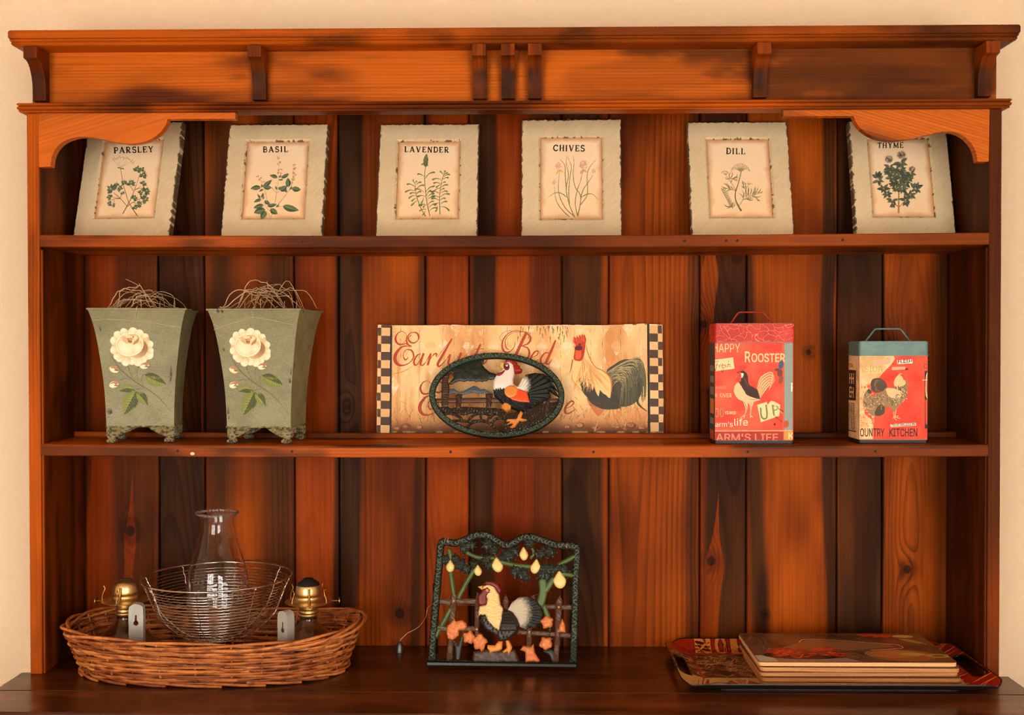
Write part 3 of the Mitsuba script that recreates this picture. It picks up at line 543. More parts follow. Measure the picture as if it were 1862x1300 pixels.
def dill(a):
    a.serif('DILL', 345, 252, 92, INK, w=.19, gap=.20, rot=-.01)
    c1, c2 = lin(112, 100, 58), lin(150, 136, 88)
    a.line([(580, 1108), (500, 960), (490, 830), (530, 700), (572, 515)], [30, 18, 15, 13, 12], c1)
    for l in ([(545, 1032), (600, 940), (640, 800), (688, 700)], [(500, 805), (430, 690), (350, 580)], [(600, 940), (740, 880), (880, 820)], [(505, 810), (420, 780), (340, 768)], [(620, 930), (750, 930)], [(740, 880), (860, 955)], [(455, 1070), (400, 960), (340, 830), (300, 770)], [(390, 625), (470, 625), (535, 630)]): a.line(l, [9, 6, 4], c1)
    for k in range(15):
        t = PI * (1.06 + .88 * k / 14); a.line([(566, 515), (566 + 75 * math.cos(t) * 1.0, 490 + 70 * math.sin(t) * .9), (560 + 138 * math.cos(t), 500 + 108 * math.sin(t) + 20 * abs(math.cos(t)))], [7, 6, 3], c2); a.ell(560 + 138 * math.cos(t), 500 + 108 * math.sin(t) + 20 * abs(math.cos(t)), 10, 7, c2, t)
    for k in range(7):
        t = PI * (1.0 + k / 6); a.line([(348, 572), (330 + 46 * math.cos(t), 540 + 28 * math.sin(t))], [5, 3], c2); a.ell(330 + 46 * math.cos(t), 540 + 28 * math.sin(t), 8, 6, c2)
        a.line([(688, 705), (690 + 54 * math.cos(t), 700 + 32 * math.sin(t))], [5, 3], c2)
    S = [((400, 620), (395, 570), (410, 525)), ((410, 622), (440, 570), (432, 520)), ((430, 625), (490, 600), (522, 552)), ((440, 625), (500, 605), (530, 600)), ((450, 630), (500, 650), (528, 655)), ((390, 625), (355, 630), (340, 600)), ((420, 690), (432, 650), (425, 640)),
         ((460, 790), (430, 750), (425, 735)), ((420, 782), (390, 730), (360, 690)), ((400, 780), (350, 710), (310, 708)), ((380, 775), (310, 760), (285, 735)), ((440, 785), (380, 800), (370, 830)), ((620, 780), (600, 680), (585, 655)), ((625, 760), (600, 700), (580, 690)), ((630, 780), (590, 740), (580, 735)), ((640, 820), (640, 720), (615, 670)),
         ((605, 910), (580, 870), (548, 845)), ((608, 905), (610, 840), (590, 800)), ((640, 900), (650, 830), (645, 790)), ((650, 905), (680, 830), (690, 770)), ((690, 890), (680, 790), (690, 740)), ((700, 885), (730, 800), (715, 770)), ((730, 880), (770, 800), (765, 750)), ((750, 870), (790, 800), (785, 740)), ((770, 865), (815, 800), (825, 735)), ((820, 840), (850, 810), (868, 770)), ((850, 832), (880, 830), (892, 800)), ((760, 880), (820, 900), (872, 880)), ((650, 930), (700, 920), (745, 910)), ((670, 935), (720, 950), (755, 935)), ((800, 900), (830, 950), (865, 950)),
         ((455, 1065), (440, 1020), (475, 965)), ((455, 1050), (480, 1020), (480, 975)), ((440, 1045), (400, 1060), (360, 1068)), ((430, 1040), (360, 1040), (325, 1010))]
    for i in range(11):
        x, y = 300 + 12.5 * i, 770 + 25 * i
        S += [((x + 8, y + 16), (x - 12, y + 10), (x - 30 + i, y - 4)), ((x + 8, y + 14), (x + 24, y + 4), (x + 34, y - 18))]
    for s in S: a.line(list(s), [6, 12, 9, 3], mixc(c1, c2, (s[0][0] * 7 % 10) / 14))
def thyme(a):
    a.serif('THYME', 196, 214, 82, INK, gap=.16, rot=-.004)
    a.line([(524, 1150), (524, 820), (540, 420)], [26, 20, 10], lin(160, 128, 78))
    for l in ([(525, 1060), (450, 1000), (330, 860), (215, 640)], [(530, 1060), (590, 1000), (690, 880), (760, 740)], [(520, 830), (430, 680), (365, 470)], [(520, 800), (640, 680), (705, 560)]): a.line(l, [14, 9, 6], lin(150, 122, 78))
    r = np.random.default_rng(9); dk, lt, gy = lin(62, 72, 54), lin(126, 128, 96), lin(178, 160, 128)
    def tuft(x, y, n, L, a0=0, spread=6.28):
        for k in range(n):
            t = a0 + spread * (k / max(n - 1, 1) - .5) + r.normal() * .12; l = L * r.uniform(.8, 1.15)
            cc = mixc(dk, lt, r.random() * .8); a.leaf((x, y), (x + l * math.cos(t), y + l * math.sin(t) * .85), l * .42, cc, mixc(cc, dk, .6))
        a.ell(x, y, L * .13, L * .1, gy)
    for x, y, n, L, t, s in ((205, 650, 4, 120, -1.6, 1.5), (225, 680, 4, 95, .9, 3.6), (300, 800, 6, 92, 1.6, 5), (350, 870, 6, 92, 1.5, 5), (430, 970, 5, 95, 1.7, 4), (440, 1010, 3, 80, 1.8, 1), (765, 800, 4, 130, -1.4, 1.6), (770, 810, 4, 88, .9, 3), (690, 890, 6, 95, 1.0, 5), (620, 960, 5, 100, -.6, 4.6), (625, 985, 3, 90, 1.3, 1.6),
                             (380, 490, 6, 95, 1.5, 4), (390, 560, 6, 92, 1.5, 4), (420, 640, 6, 100, 1.5, 4.6), (440, 730, 6, 95, 1.8, 4.6), (540, 430, 5, 120, 1.2, 3.6), (540, 540, 6, 112, 1.4, 4), (540, 620, 7, 110, 1.4, 5), (520, 720, 7, 105, 1.5, 5), (570, 810, 6, 95, 1.3, 5), (690, 590, 6, 90, 1.4, 4), (660, 660, 6, 92, 1.4, 4.6), (620, 730, 6, 92, 1.3, 5), (480, 800, 5, 80, 1.7, 3)): tuft(x, y, n, L, t, s)
    for x, y, R in ((550, 318, 62), (365, 378, 56), (708, 525, 44)):
        for k in range(17): t = k * 2 * PI / 17; a.leaf((x, y), (x + R * 1.25 * math.cos(t), y + R * 1.1 * math.sin(t)), R * .22, lin(58, 52, 40))
        for k in range(34): t, q = r.random() * 6.3, R * .78 * math.sqrt(r.random()); a.ell(x + q * math.cos(t), y + q * math.sin(t), R * .16, R * .11, mixc(lin(206, 178, 152), lin(132, 104, 84), r.random()), t)
HERBS = [
 ('PARSLEY', parsley, (-.7532, .1156, -.1145, .2702), [(140.6, 86), (979, 58), (833.6, 1213), (-19, 1213)], 'cream wooden frame with the PARSLEY print, under the left scalloped apron', 0),
 ('BASIL', basil, (-.4633, .1094, -.0033, .2836), [(109.7, 80), (997, 80), (934, 1221), (13, 1221)], 'cream wooden frame with the BASIL print, second from the left on the top shelf', 0),
 ('LAVENDER', lavender, (-.1642, .1089, -.0118, .2873), [(80, 72), (996, 58), (980, 1218), (34, 1218)], 'cream wooden frame with the LAVENDER print on the top shelf', 0),
 ('CHIVES', chives, (.1156, .1480, -.0168, .1343), [(35, 64), (949, 56), (970, 1229), (56, 1237)], 'cream wooden frame with the CHIVES print and pink flowers, with a hanging loop', 1),
 ('DILL', dill, (.4424, .1123, .0009, .2714), [(39, 46), (984, 9), (1069, 1223), (110, 1223)], 'cream wooden frame with the DILL print on the top shelf', 1),
 ('THYME', thyme, (.7573, .1264, .0264, .2201), [(27, 77), (943, 85), (1053, 1218), (142, 1214)], 'cream wooden frame with the THYME print, under the right scalloped apron', 0)]
def lean_frame(x, y, z, psi, th):
    """(origin, ex, up, normal towards the viewer) of a plate that stands at (x, y, z), turned by psi and leaning back by th."""
    ex = np.array([math.cos(psi), math.sin(psi), 0]); n = np.array([math.sin(psi), -math.cos(psi), 0])
    up = np.array([0, 0, math.cos(th)]) - n * math.sin(th)
    return np.array([x, y, z]), ex, up, np.cross(ex, up)
for i, (name, fn, (x, y, psi, th), quad, lab, loop) in enumerate(HERBS):
    fr = lean_frame(x, y, Z1 + float(sag(x)) + .0004, psi, th)
    back = max((fr[0] + s * (FW / 2 + .002) * fr[1] + (FH + .003) * fr[2] - FT * fr[3])[1] for s in (-1, 1))
    fr[0][1] -= max(0, back - .1984)
    if name == 'THYME': fr = (fr[0], fr[1] * .978, fr[2] * .978, fr[3])
    t = thing('picture_frame', lab, 'picture frame', 'framed herb prints on the top shelf')
    m, uv = frame_mesh(11 + i, FT * math.tan(th) + .001)
    add(t + '__moulding', place(m, *fr), 'mat_frame', uv=uv, label='distressed cream moulding')
    a = Art(quad, (-OU - .001, OU + .001, OV0 - .001, OV1 + .001)); a.paper(toned); fn(a)
    pm, col = a.mesh(); pm.vertices[:, 2] -= .0072
    add(t + '__print', place(pm, *fr), 'mat_print', color=col, label=f'printed card reading {name}')
    if loop:
        p = [(-.008, FH - .003), (-.007, FH + .002), (-.002, FH + .0075), (.002, FH + .0075), (.007, FH + .002), (.008, FH - .003)]
        add(t + '__hanging_loop', place(tube([(q[0] - .004, q[1], -FT - .0008) for q in p], .0006), *fr), 'mat_wire', True, label='wire hanging loop')
# ------------------------------------------------------------------ cast-iron relief pieces
from scipy.spatial import Delaunay
def relief(poly, he, bulge=.0, r=.004, step=.0016, extra=None, back=0.0):
    """A cast piece with the outline of poly (metres): flat back, rounded front. Returns the mesh and each front vertex's height share."""
    V, F, S, n = [], [], [], 0
    for p in polys(poly):
        p = p.simplify(1e-5)
        rings = [np.asarray(g.segmentize(step).coords)[:-1] for g in [p.exterior, *p.interiors]]
        b = np.vstack(rings); x0, y0, x1, y1 = p.bounds
        gx, gy = np.meshgrid(np.arange(x0, x1, step), np.arange(y0, y1, step * .87), indexing='ij'); gx = gx + (np.arange(gx.shape[1]) % 2) * step / 2
        q = np.stack([gx.ravel(), gy.ravel()], 1); inn = p.buffer(-step * .55)
        q = q[shapely.contains_xy(inn, q[:, 0], q[:, 1])] if not inn.is_empty else q[:0]
        q = np.vstack([b, q]); t = Delaunay(q).simplices; c = q[t].mean(1)
        t = t[shapely.contains_xy(p.buffer(1e-7), c[:, 0], c[:, 1])]
        a = q[t[:, 1]] - q[t[:, 0]]; d_ = q[t[:, 2]] - q[t[:, 0]]; cr = a[:, 0] * d_[:, 1] - a[:, 1] * d_[:, 0]
        t = t[np.abs(cr) > 1e-12]; cr = cr[np.abs(cr) > 1e-12]; t[cr < 0] = t[cr < 0][:, ::-1]
        d = shapely.distance(shapely.points(q), p.boundary); h = np.sqrt(np.clip(1 - (1 - np.clip(d / r, 0, 1)) ** 2, 0, 1))
        e = extra(q, d) if extra is not None else 0
        z = he + bulge * h + e * np.clip(d / .0008, 0, 1)
        k = len(q); V += [np.c_[q, z], np.c_[q, np.full(k, back)]]; S += [h, h * 0]
        ed = np.vstack([t[:, [0, 1]], t[:, [1, 2]], t[:, [2, 0]]]); key = np.sort(ed, 1); _, inv, cnt = np.unique(key, axis=0, return_inverse=True, return_counts=True); ed = ed[cnt[inv.ravel()] == 1]
        F += [t + n, t[:, ::-1] + k + n, np.stack([ed[:, 0], ed[:, 0] + k, ed[:, 1] + k], 1) + n, np.stack([ed[:, 0], ed[:, 1] + k, ed[:, 1]], 1) + n]; n += 2 * k
    return trimesh.Trimesh(np.vstack(V), np.vstack(F), process=False)
for nm, c in dict(iron_black=(22, 24, 22), iron_green=(38, 47, 38), leaf_green=(29, 38, 28), bark=(66, 46, 32), rail=(84, 56, 38), grass=(52, 42, 30), slate=(72, 86, 94), cream=(238, 208, 140), pear=(240, 210, 130), comb=(112, 26, 22), wattle=(150, 34, 28), white=(236, 226, 212), orange=(228, 140, 62), claw=(222, 140, 58), scarlet=(232, 84, 36), blossom=(212, 122, 62), branch=(78, 98, 50), plumage=(42, 36, 28), beak=(222, 180, 92), gold=(190, 140, 60)).items():
    mat('mat_enamel_' + nm, lin(*c), .38, .45)
class Cast:
    """Local frame of a cast piece drawn in drawing units (y down), foot of the drawing at (cx, cy)."""
    def __init__(s, key, frame, cx, cy, sx, sy): s.key, s.fr, s.cx, s.cy, s.sx, s.sy = key, frame, cx, cy, sx, sy
    def xy(s, p): p = np.asarray(p, float); return np.stack([(p[:, 0] - s.cx) * s.sx, (s.cy - p[:, 1]) * s.sy], 1)
    def poly(s, pts, smooth=0):
        p = spline(pts, smooth * len(pts), True) if smooth else np.asarray(pts, float)
        g = sg.Polygon(s.xy(p)).buffer(0); return g
    def bar(s, pts, w, smooth=True):
        p = spline(pts, 8 * (len(pts) - 1)) if smooth and len(pts) > 2 else np.asarray(pts, float)
        return sg.LineString(s.xy(p)).buffer(w / 2 * s.sx, join_style='round', cap_style='round', quad_segs=4)
    def put(s, part, g, m, he, bulge=0, r=.004, z0=0, step=.0018, extra=None, color=None, label=None, parent=None, smooth=35):
        me = relief(g, he, bulge, r, step, extra); col = color(np.asarray(me.vertices)) if color is not None else None
        me.vertices[:, 2] += z0
        return add((parent or s.key) + '__' + part, place(me, *s.fr), m, True if col is not None else smooth, label=label, **({'color': col} if col is not None else {}))
def ring_relief(amp, wl, cx=0.0, cy=0.0, seed=0):
    """Scrolls along a rim: little curls that follow the running length."""
    def f(q, d):
        a = np.arctan2(q[:, 1] - cy, q[:, 0] - cx); R = np.hypot(q[:, 0] - cx, q[:, 1] - cy)
        n = meshkit.noise(np.c_[q * 300, q[:, 0] * 0], seed)
        ph = a * .115 / wl * 6.28 + d * 700
        return amp * (np.sin(ph) * .6 + np.sin(ph * 2 + 1.3 + d * 500) * .4 + (n - .5) * .8)
    return f
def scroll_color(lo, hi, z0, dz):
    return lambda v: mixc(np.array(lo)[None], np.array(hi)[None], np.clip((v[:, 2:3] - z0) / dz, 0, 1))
mat('mat_iron_ledge', (.006, .006, .005), .3, .4)
# ---- the oval trivet with a rooster, leaning on the painted board
OX, OY = -.030, .086
fr = lean_frame(OX, OY, Z2 + float(sag(OX)) + .0012, .0, math.radians(26.4)); fr[0][2] += .004
oval = thing('oval_trivet', 'oval cast-iron trivet with a white-necked rooster, leaning in front of the painted board', 'trivet')
C = Cast(oval, fr, 892, 1172, .0001486, .000162)
t = np.linspace(0, 2 * PI, 160, endpoint=False); rot = .026
def oval_pts(rx, ry): return np.stack([895 + rx * np.cos(t) * math.cos(rot) - ry * np.sin(t) * math.sin(rot), 618 + rx * np.cos(t) * math.sin(rot) + ry * np.sin(t) * math.cos(rot)], 1)
outer, inner = C.poly(oval_pts(880, 552)), C.poly(oval_pts(802, 482))
cyv = (1172 - 618) * .000162
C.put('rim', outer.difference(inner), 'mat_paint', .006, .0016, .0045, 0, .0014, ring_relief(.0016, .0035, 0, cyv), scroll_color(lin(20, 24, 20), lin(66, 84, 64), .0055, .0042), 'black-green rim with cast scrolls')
inn2 = C.poly(oval_pts(812, 492))
C.put('tree_crown', C.poly([(185, 330), (260, 255), (420, 185), (560, 140), (725, 130), (715, 180), (690, 205), (730, 262), (800, 320), (885, 345), (862, 398), (820, 415), (790, 405), (760, 432), (725, 425), (700, 442), (660, 428), (620, 440), (585, 425), (540, 430), (520, 422), (460, 438), (430, 425), (395, 428), (340, 448), (310, 472), (265, 472), (300, 432), (330, 390), (312, 345), (270, 312)]).intersection(inn2), 'mat_enamel_leaf_green', .004, .002, .008, 0, .0022, lambda q, d: .0022 * (meshkit.fbm(np.c_[q * 120, q[:, 0] * 0], 3, 4) - .45))
C.put('tree_trunk', C.poly([(175, 395), (262, 318), (270, 380), (252, 425), (277, 505), (268, 770), (180, 778), (172, 520)]), 'mat_enamel_bark', .004, .002, .004, 0, .002, lambda q, d: .0009 * np.sin(q[:, 0] * 3000 + 2 * np.sin(q[:, 1] * 300)))
C.put('hills', C.poly([(272, 540), (330, 530), (372, 560), (420, 580), (470, 560), (592, 496), (640, 512), (682, 542), (730, 535), (780, 562), (845, 602), (762, 602), (730, 582), (700, 592), (650, 590), (590, 572), (540, 582), (480, 602), (430, 616), (372, 592), (330, 582), (272, 612)]), 'mat_enamel_slate', .003, .001, .003, 0, .002, label='slate-blue hills')
C.put('fence_rail', C.poly([(95, 662), (400, 656), (800, 650), (960, 652), (960, 708), (700, 712), (300, 716), (98, 712)]), 'mat_enamel_rail', .003, .002, .004, 0, .002)
C.put('fence_rail', C.poly([(1480, 672), (1700, 660), (1700, 716), (1500, 728)]).intersection(inn2), 'mat_enamel_rail', .003, .002, .004, 0, .002)
tw = lambda q, d: .0008 * np.sin((q[:, 0] + .6 * q[:, 1]) * 2600)
for pp in ([(355, 616), (400, 606), (446, 612), (440, 690), (424, 800), (368, 800), (363, 700)], [(748, 606), (796, 596), (842, 606), (832, 700), (820, 800), (754, 800), (757, 700)], [(1528, 690), (1592, 680), (1562, 905), (1506, 895)]):
    C.put('fence_post', C.poly(pp), 'mat_enamel_bark', .004, .0026, .005, 0, .0018, tw)
ground = shapely.union_all([C.poly([(105, 775), (270, 768), (300, 790), (470, 770), (760, 785), (880, 788), (965, 800), (1040, 860), (1180, 830), (1300, 790), (1500, 740), (1720, 690), (1720, 800), (1600, 930), (1400, 1060), (1200, 1110), (1000, 1115), (990, 960), (960, 905), (860, 850), (700, 838), (560, 850), (470, 875), (330, 842), (200, 845)], 0)] +
   [C.bar(a, 30) for a in ([(180, 880), (290, 852), (400, 890), (450, 925)], [(540, 925), (620, 868), (700, 850), (780, 868), (820, 905)], [(780, 930), (850, 870), (930, 852), (985, 880)], [(300, 960), (400, 945), (520, 955), (620, 950), (740, 945)], [(510, 1040), (580, 975), (690, 950), (800, 975), (880, 1040), (910, 1090)], [(820, 1000), (880, 930), (960, 905)], [(690, 870), (700, 930)])]).intersection(inn2)
C.put('meadow', ground, 'mat_enamel_grass', .004, .0016, .004, 0, .0021, lambda q, d: .0014 * np.sin((q[:, 0] * .9 + q[:, 1] * .25 + .004 * np.sin(q[:, 1] * 250)) * 2300))
# the rooster
feather = lambda q, d: .0010 * np.sin((q[:, 1] + .5 * np.abs(q[:, 0] - .03)) * 1500 + 3 * np.sin(q[:, 0] * 90))
b0 = (np.array([[1180, 500]]) - [[892, 0]]) * .0001486
def tail_col(v):
    d = np.hypot(v[:, 0] - (1165 - 892) * .0001486, (v[:, 1] - (1172 - 500) * .000162)); n = meshkit.noise(np.c_[v[:, :2] * 900, v[:, 0] * 0], 2)
    k = np.clip((d - .014 - .006 * n) / .009, 0, 1)[:, None]; return mixc(np.array(lin(228, 222, 205))[None], np.array(lin(30, 34, 30))[None], k)
tail = C.poly([(1150, 545), (1185, 490), (1225, 415), (1275, 362), (1390, 338), (1500, 352), (1600, 405), (1665, 470), (1560, 420), (1640, 500), (1690, 580), (1600, 500), (1680, 610), (1700, 650), (1570, 560), (1600, 650), (1540, 690), (1475, 720), (1440, 740), (1380, 760), (1310, 700), (1290, 600)])
C.put('tail', tail, 'mat_paint', .006, .004, .009, .001, .0015, lambda q, d: .0016 * np.sin(np.arctan2(q[:, 1] - .085, q[:, 0] - .038) * 36), tail_col, 'white to black tail')
C.put('body', C.poly([(850, 545), (862, 630), (915, 690), (985, 740), (1080, 790), (1190, 830), (1255, 842), (1320, 800), (1390, 770), (1350, 640), (1200, 560), (1000, 520)]), 'mat_enamel_iron_black', .007, .003, .008, 0, .0018, feather, label='black breast and belly')
C.put('neck', C.poly([(1000, 205), (1060, 190), (1110, 230), (1125, 320), (1105, 420), (1112, 490), (1160, 522), (1180, 508), (1200, 560), (1100, 590), (1000, 600), (985, 540), (968, 585), (942, 545), (935, 595), (915, 545), (908, 590), (885, 545), (872, 585), (850, 548), (845, 500), (860, 420), (900, 350), (962, 300), (990, 250)]), 'mat_enamel_white', .0085, .004, .010, 0, .0018, label='white neck')
C.put('comb', C.poly([(1000, 205), (1012, 172), (1062, 165), (1120, 185), (1162, 212), (1155, 240), (1196, 248), (1188, 275), (1228, 300), (1212, 326), (1150, 337), (1115, 330), (1110, 260), (1080, 222), (1042, 208)]), 'mat_enamel_wattle', .0095, .003, .005, 0, .0014, label='red comb')
C.put('wattle', C.poly([(1002, 300), (962, 330), (902, 352), (888, 380), (920, 406), (972, 382), (1010, 330)]), 'mat_enamel_wattle', .0105, .003, .004, 0, .0013, label='red wattle')
C.put('face', C.poly([(1022 + 38 * math.cos(a), 272 + 50 * math.sin(a)) for a in np.linspace(0, 6.28, 24)]), 'mat_enamel_comb', .0125, .001, .003, 0, .0012, label='dark red face')
C.put('eye', C.poly([(1024 + 17 * math.cos(a), 256 + 17 * math.sin(a)) for a in np.linspace(0, 6.28, 16)]), 'mat_enamel_white', .0142, .0006, .001, 0, .0008)
C.put('pupil', C.poly([(1024 + 8 * math.cos(a), 256 + 8 * math.sin(a)) for a in np.linspace(0, 6.28, 12)]), 'mat_enamel_comb', .0154, .0004, .001, 0, .0006)
C.put('beak', C.poly([(992, 250), (985, 200), (920, 188), (938, 225), (918, 240), (945, 272), (985, 295)]), 'mat_enamel_beak', .0085, .002, .004, 0, .0014, label='pale yellow beak')
C.put('wing', C.poly([(1150, 545), (1290, 600), (1322, 732), (1200, 725), (1100, 700), (1060, 672), (1100, 600)]), 'mat_enamel_scarlet', .0105, .002, .006, 0, .0014, lambda q, d: .0006 * np.sin(q[:, 1] * 2600), label='orange-red wing feathers')
C.put('wing_shoulder', C.poly([(1083 + 88 * math.cos(a), 592 + 82 * math.sin(a)) for a in np.linspace(0, 6.28, 30)]), 'mat_enamel_orange', .0115, .002, .006, 0, .0016, label='orange wing shoulder')
C.put('leg', C.poly([(958, 770), (1000, 728), (1050, 740), (1085, 772), (1075, 812), (1045, 822), (1020, 832), (965, 802)]), 'mat_enamel_claw', .0085, .002, .004, 0, .0014, lambda q, d: .0006 * np.sin(q[:, 0] * 2400), label='raised claw')
C.put('leg', C.poly([(1205, 838), (1236, 860), (1215, 928), (1288, 950), (1240, 967), (1190, 962), (1142, 1030), (1110, 1052), (1068, 1040), (1112, 1008), (1092, 990), (1028, 1012), (1080, 972), (1022, 965), (1040, 940), (1150, 940), (1180, 880)]), 'mat_enamel_claw', .0085, .002, .004, 0, .0014, lambda q, d: .0006 * np.sin(q[:, 1] * 2400), label='standing leg with spread toes')
mat('mat_enamel_scroll', lin(80, 90, 72), .35, .5)
def scrolls(key, line, pitch, size, z0, frm, n_max=90):
    """C-shaped curls one after another along a closed line (metres, local), each its own piece."""
    L = line.length; n = int(L / pitch)
    for i in range(n):
        a, b = line.interpolate((i + .5) * pitch % L), line.interpolate(((i + .5) * pitch + .001) % L)
        p = np.array([a.x, a.y]); t_ = np.array([b.x, b.y]) - p; t_ /= np.linalg.norm(t_); nr = np.array([-t_[1], t_[0]]) * (1 if i % 2 else -1)
        th = np.linspace(-.3, 4.6, 11); rr = size * (1 - .62 * np.linspace(0, 1, 11))
        q = p + nr * -size * .1 + rr[:, None] * (np.cos(th)[:, None] * t_ + np.sin(th)[:, None] * nr)
        tail_ = p + t_ * size * 1.0 - nr * size * np.array([1.1]); q = np.vstack([p + t_ * pitch * .62 - nr * size * .95, q])
        add(key + '__scroll', place(tube(np.c_[q, np.full(len(q), z0)], np.linspace(.0011, .0017, len(q)), 5), *frm), 'mat_enamel_scroll', True)
scrolls(oval, C.poly(oval_pts(841, 517)).exterior, .0128, .0036, .0084, fr)
# ---- the square pierced stand with a rooster under pears
SX, SY = -.018, .052
fr = lean_frame(SX, SY, ZC + .0018, -.03, math.radians(14))
stand = thing('cookbook_stand', 'square cast-iron cookbook stand with a rooster among pears and orange flowers', 'cookbook stand')
C = Cast(stand, fr, 722, 1236, .0002225, .000222)
op = [(95, 1200), (100, 1110), (110, 900), (125, 640), (140, 400), (148, 240), (162, 188), (200, 166), (260, 175), (300, 181), (370, 160), (430, 130), (490, 108), (560, 110), (620, 125), (690, 165), (735, 192), (760, 194), (800, 176), (850, 140), (910, 122), (980, 125), (1040, 145), (1100, 165), (1180, 190), (1250, 196), (1300, 194), (1350, 205), (1386, 240), (1385, 330), (1372, 500), (1365, 800), (1355, 1050), (1350, 1236)]
outer = C.poly(op); inner = outer.buffer(-.0135, join_style='round').buffer(-.002).buffer(.002)
wig = lambda q, d: .0019 * (np.sin((q[:, 0] * .75 + q[:, 1]) * 640 + 5 * np.sin(q[:, 1] * 95 + q[:, 0] * 70) + d * 260) * .65 + np.sin((q[:, 0] - q[:, 1]) * 820 + 2) * .35)
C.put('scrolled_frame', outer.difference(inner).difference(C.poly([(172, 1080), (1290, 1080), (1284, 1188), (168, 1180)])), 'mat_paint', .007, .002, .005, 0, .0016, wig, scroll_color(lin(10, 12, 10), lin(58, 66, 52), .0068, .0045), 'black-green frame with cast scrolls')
mid_ = outer.buffer(-.0068, join_style='round').exterior; mc_ = np.array(mid_.coords)[:-1]; lo_ = np.flatnonzero(mc_[:, 1] < .012); mc_ = np.roll(mc_, -(lo_[np.argmin(mc_[lo_, 0] + 9 * (np.roll(mc_[:, 1], -1)[lo_] < .012))] + 1), 0); mid_ = shapely.LineString(mc_[mc_[:, 1] > .012])
scrolls(stand, mid_, .0132, .0042, .0097, fr)
add(stand + '__ledge', place(box(-.1405, .1405, 0, .009, -.004, .024, .0022), *fr), 'mat_iron_ledge', label='bottom ledge')
add(stand + '__back_leg', place(cat(tube([(-.131, .15, 0), (-.131, .0215, -.055)], .004, 8), tube([(.131, .15, 0), (.131, .0215, -.055)], .004, 8), None), *fr), 'mat_enamel_iron_black')
wood = lambda q, d: .0008 * np.sin((q[:, 1] * .3 + q[:, 0]) * 2400 + 2 * np.sin(q[:, 1] * 200))
hw = lambda q, d: .0008 * np.sin(q[:, 1] * 2400 + 2 * np.sin(q[:, 0] * 200))
for pp in ([(160, 682), (520, 676), (520, 724), (160, 732)], [(1030, 715), (1330, 720), (1330, 766), (1030, 756)], [(140, 902), (520, 906), (520, 950), (140, 955)], [(850, 928), (1330, 955), (1330, 998), (850, 970)]):
    C.put('fence_rail', C.poly(pp).intersection(outer.buffer(-.004)), 'mat_enamel_rail', .004, .002, .004, 0, .002, hw)
for pp in ([(276, 660), (305, 600), (332, 660), (320, 850), (302, 1215), (250, 1215), (262, 1000)], [(486, 700), (502, 622), (548, 660), (532, 720), (520, 1000), (488, 1000)], [(726, 690), (746, 635), (772, 690), (766, 770), (730, 770)], [(928, 915), (972, 915), (966, 1100), (924, 1100)], [(1172, 690), (1210, 640), (1230, 690), (1216, 900), (1196, 1225), (1140, 1225), (1166, 1000)], [(955, 672), (985, 640), (1008, 690)]):
    C.put('picket', C.poly(pp), 'mat_enamel_rail', .006, .002, .004, 0, .002, wood)
for x, y in ((303, 700), (505, 933), (950, 950), (1198, 742)):
    C.put('rivet', C.poly([(x + 10 * math.cos(a), y + 10 * math.sin(a)) for a in np.linspace(0, 6.28, 12)]), 'mat_enamel_gold', .008, .001, .002, 0, .001)
for pts, w in (([(255, 270), (268, 330), (272, 455), (285, 540), (302, 640)], 38), ([(345, 668), (400, 560), (470, 440)], 38), ([(410, 292), (500, 330), (560, 330), (640, 335)], 34), ([(700, 365), (830, 395), (965, 405)], 38), ([(1062, 530), (1066, 620), (1045, 710)], 70), ([(1145, 515), (1090, 600)], 50), ([(1205, 385), (1340, 312)], 38), ([(1235, 462), (1330, 478)], 40), ([(1075, 740), (1112, 830)], 44), ([(205, 900), (245, 830), (275, 770)], 40), ([(150, 1010), (185, 940)], 34), ([(960, 230), (985, 290), (960, 330)], 26)):
    C.put('branch', C.bar(pts, w), 'mat_enamel_branch', .005, .0035, .005, 0, .002)
def maple(x, y, R, a0, seed):
    r = np.random.default_rng(seed); p = []
    for k in range(14):
        a = a0 + k * 2 * PI / 14; q = R * ((1.0 if k % 4 == 0 else .82) if k % 2 == 0 else .56) * r.uniform(.85, 1.12); p.append((x + q * math.cos(a), y + q * math.sin(a)))
    return p
LV = [(395, 245, 62), (445, 225, 50), (585, 215, 66), (640, 270, 58), (355, 395, 60), (400, 432, 50), (225, 352, 56), (310, 345, 52), (570, 352, 56), (605, 395, 44), (760, 318, 66), (815, 275, 52), (715, 330, 46), (830, 440, 58), (890, 470, 60), (915, 505, 40), (945, 205, 58), (1040, 295, 60), (1120, 280, 56), (1080, 425, 62), (1055, 480, 52), (1130, 430, 62), (1195, 420, 52), (1240, 425, 54), (1100, 480, 46), (470, 395, 46)]
for i, (x, y, R) in enumerate(LV):
    C.put('leaf', C.poly(maple(x, y, R * 1.18, i * 1.3, i)).buffer(0), 'mat_enamel_leaf_green', .007, .0025, .006, 0, .002, lambda q, d: .0007 * np.sin((q[:, 0] + q[:, 1]) * 1500))
def pear(x, y, w, h, lean_=0):
    a = np.linspace(0, 2 * PI, 30, endpoint=False); yy = -np.cos(a) * h / 2; sh = np.where(yy < 0, .62 + .38 * np.clip(1 + yy / (h * .32), -1, 1) ** 2 * .8, 1.0)
    return np.stack([x + np.sin(a) * w / 2 * np.where(yy < 0, .48 + .52 * ((yy + h / 2) / (h / 2)) ** 1.6, 1) + lean_ * yy, y + yy], 1)
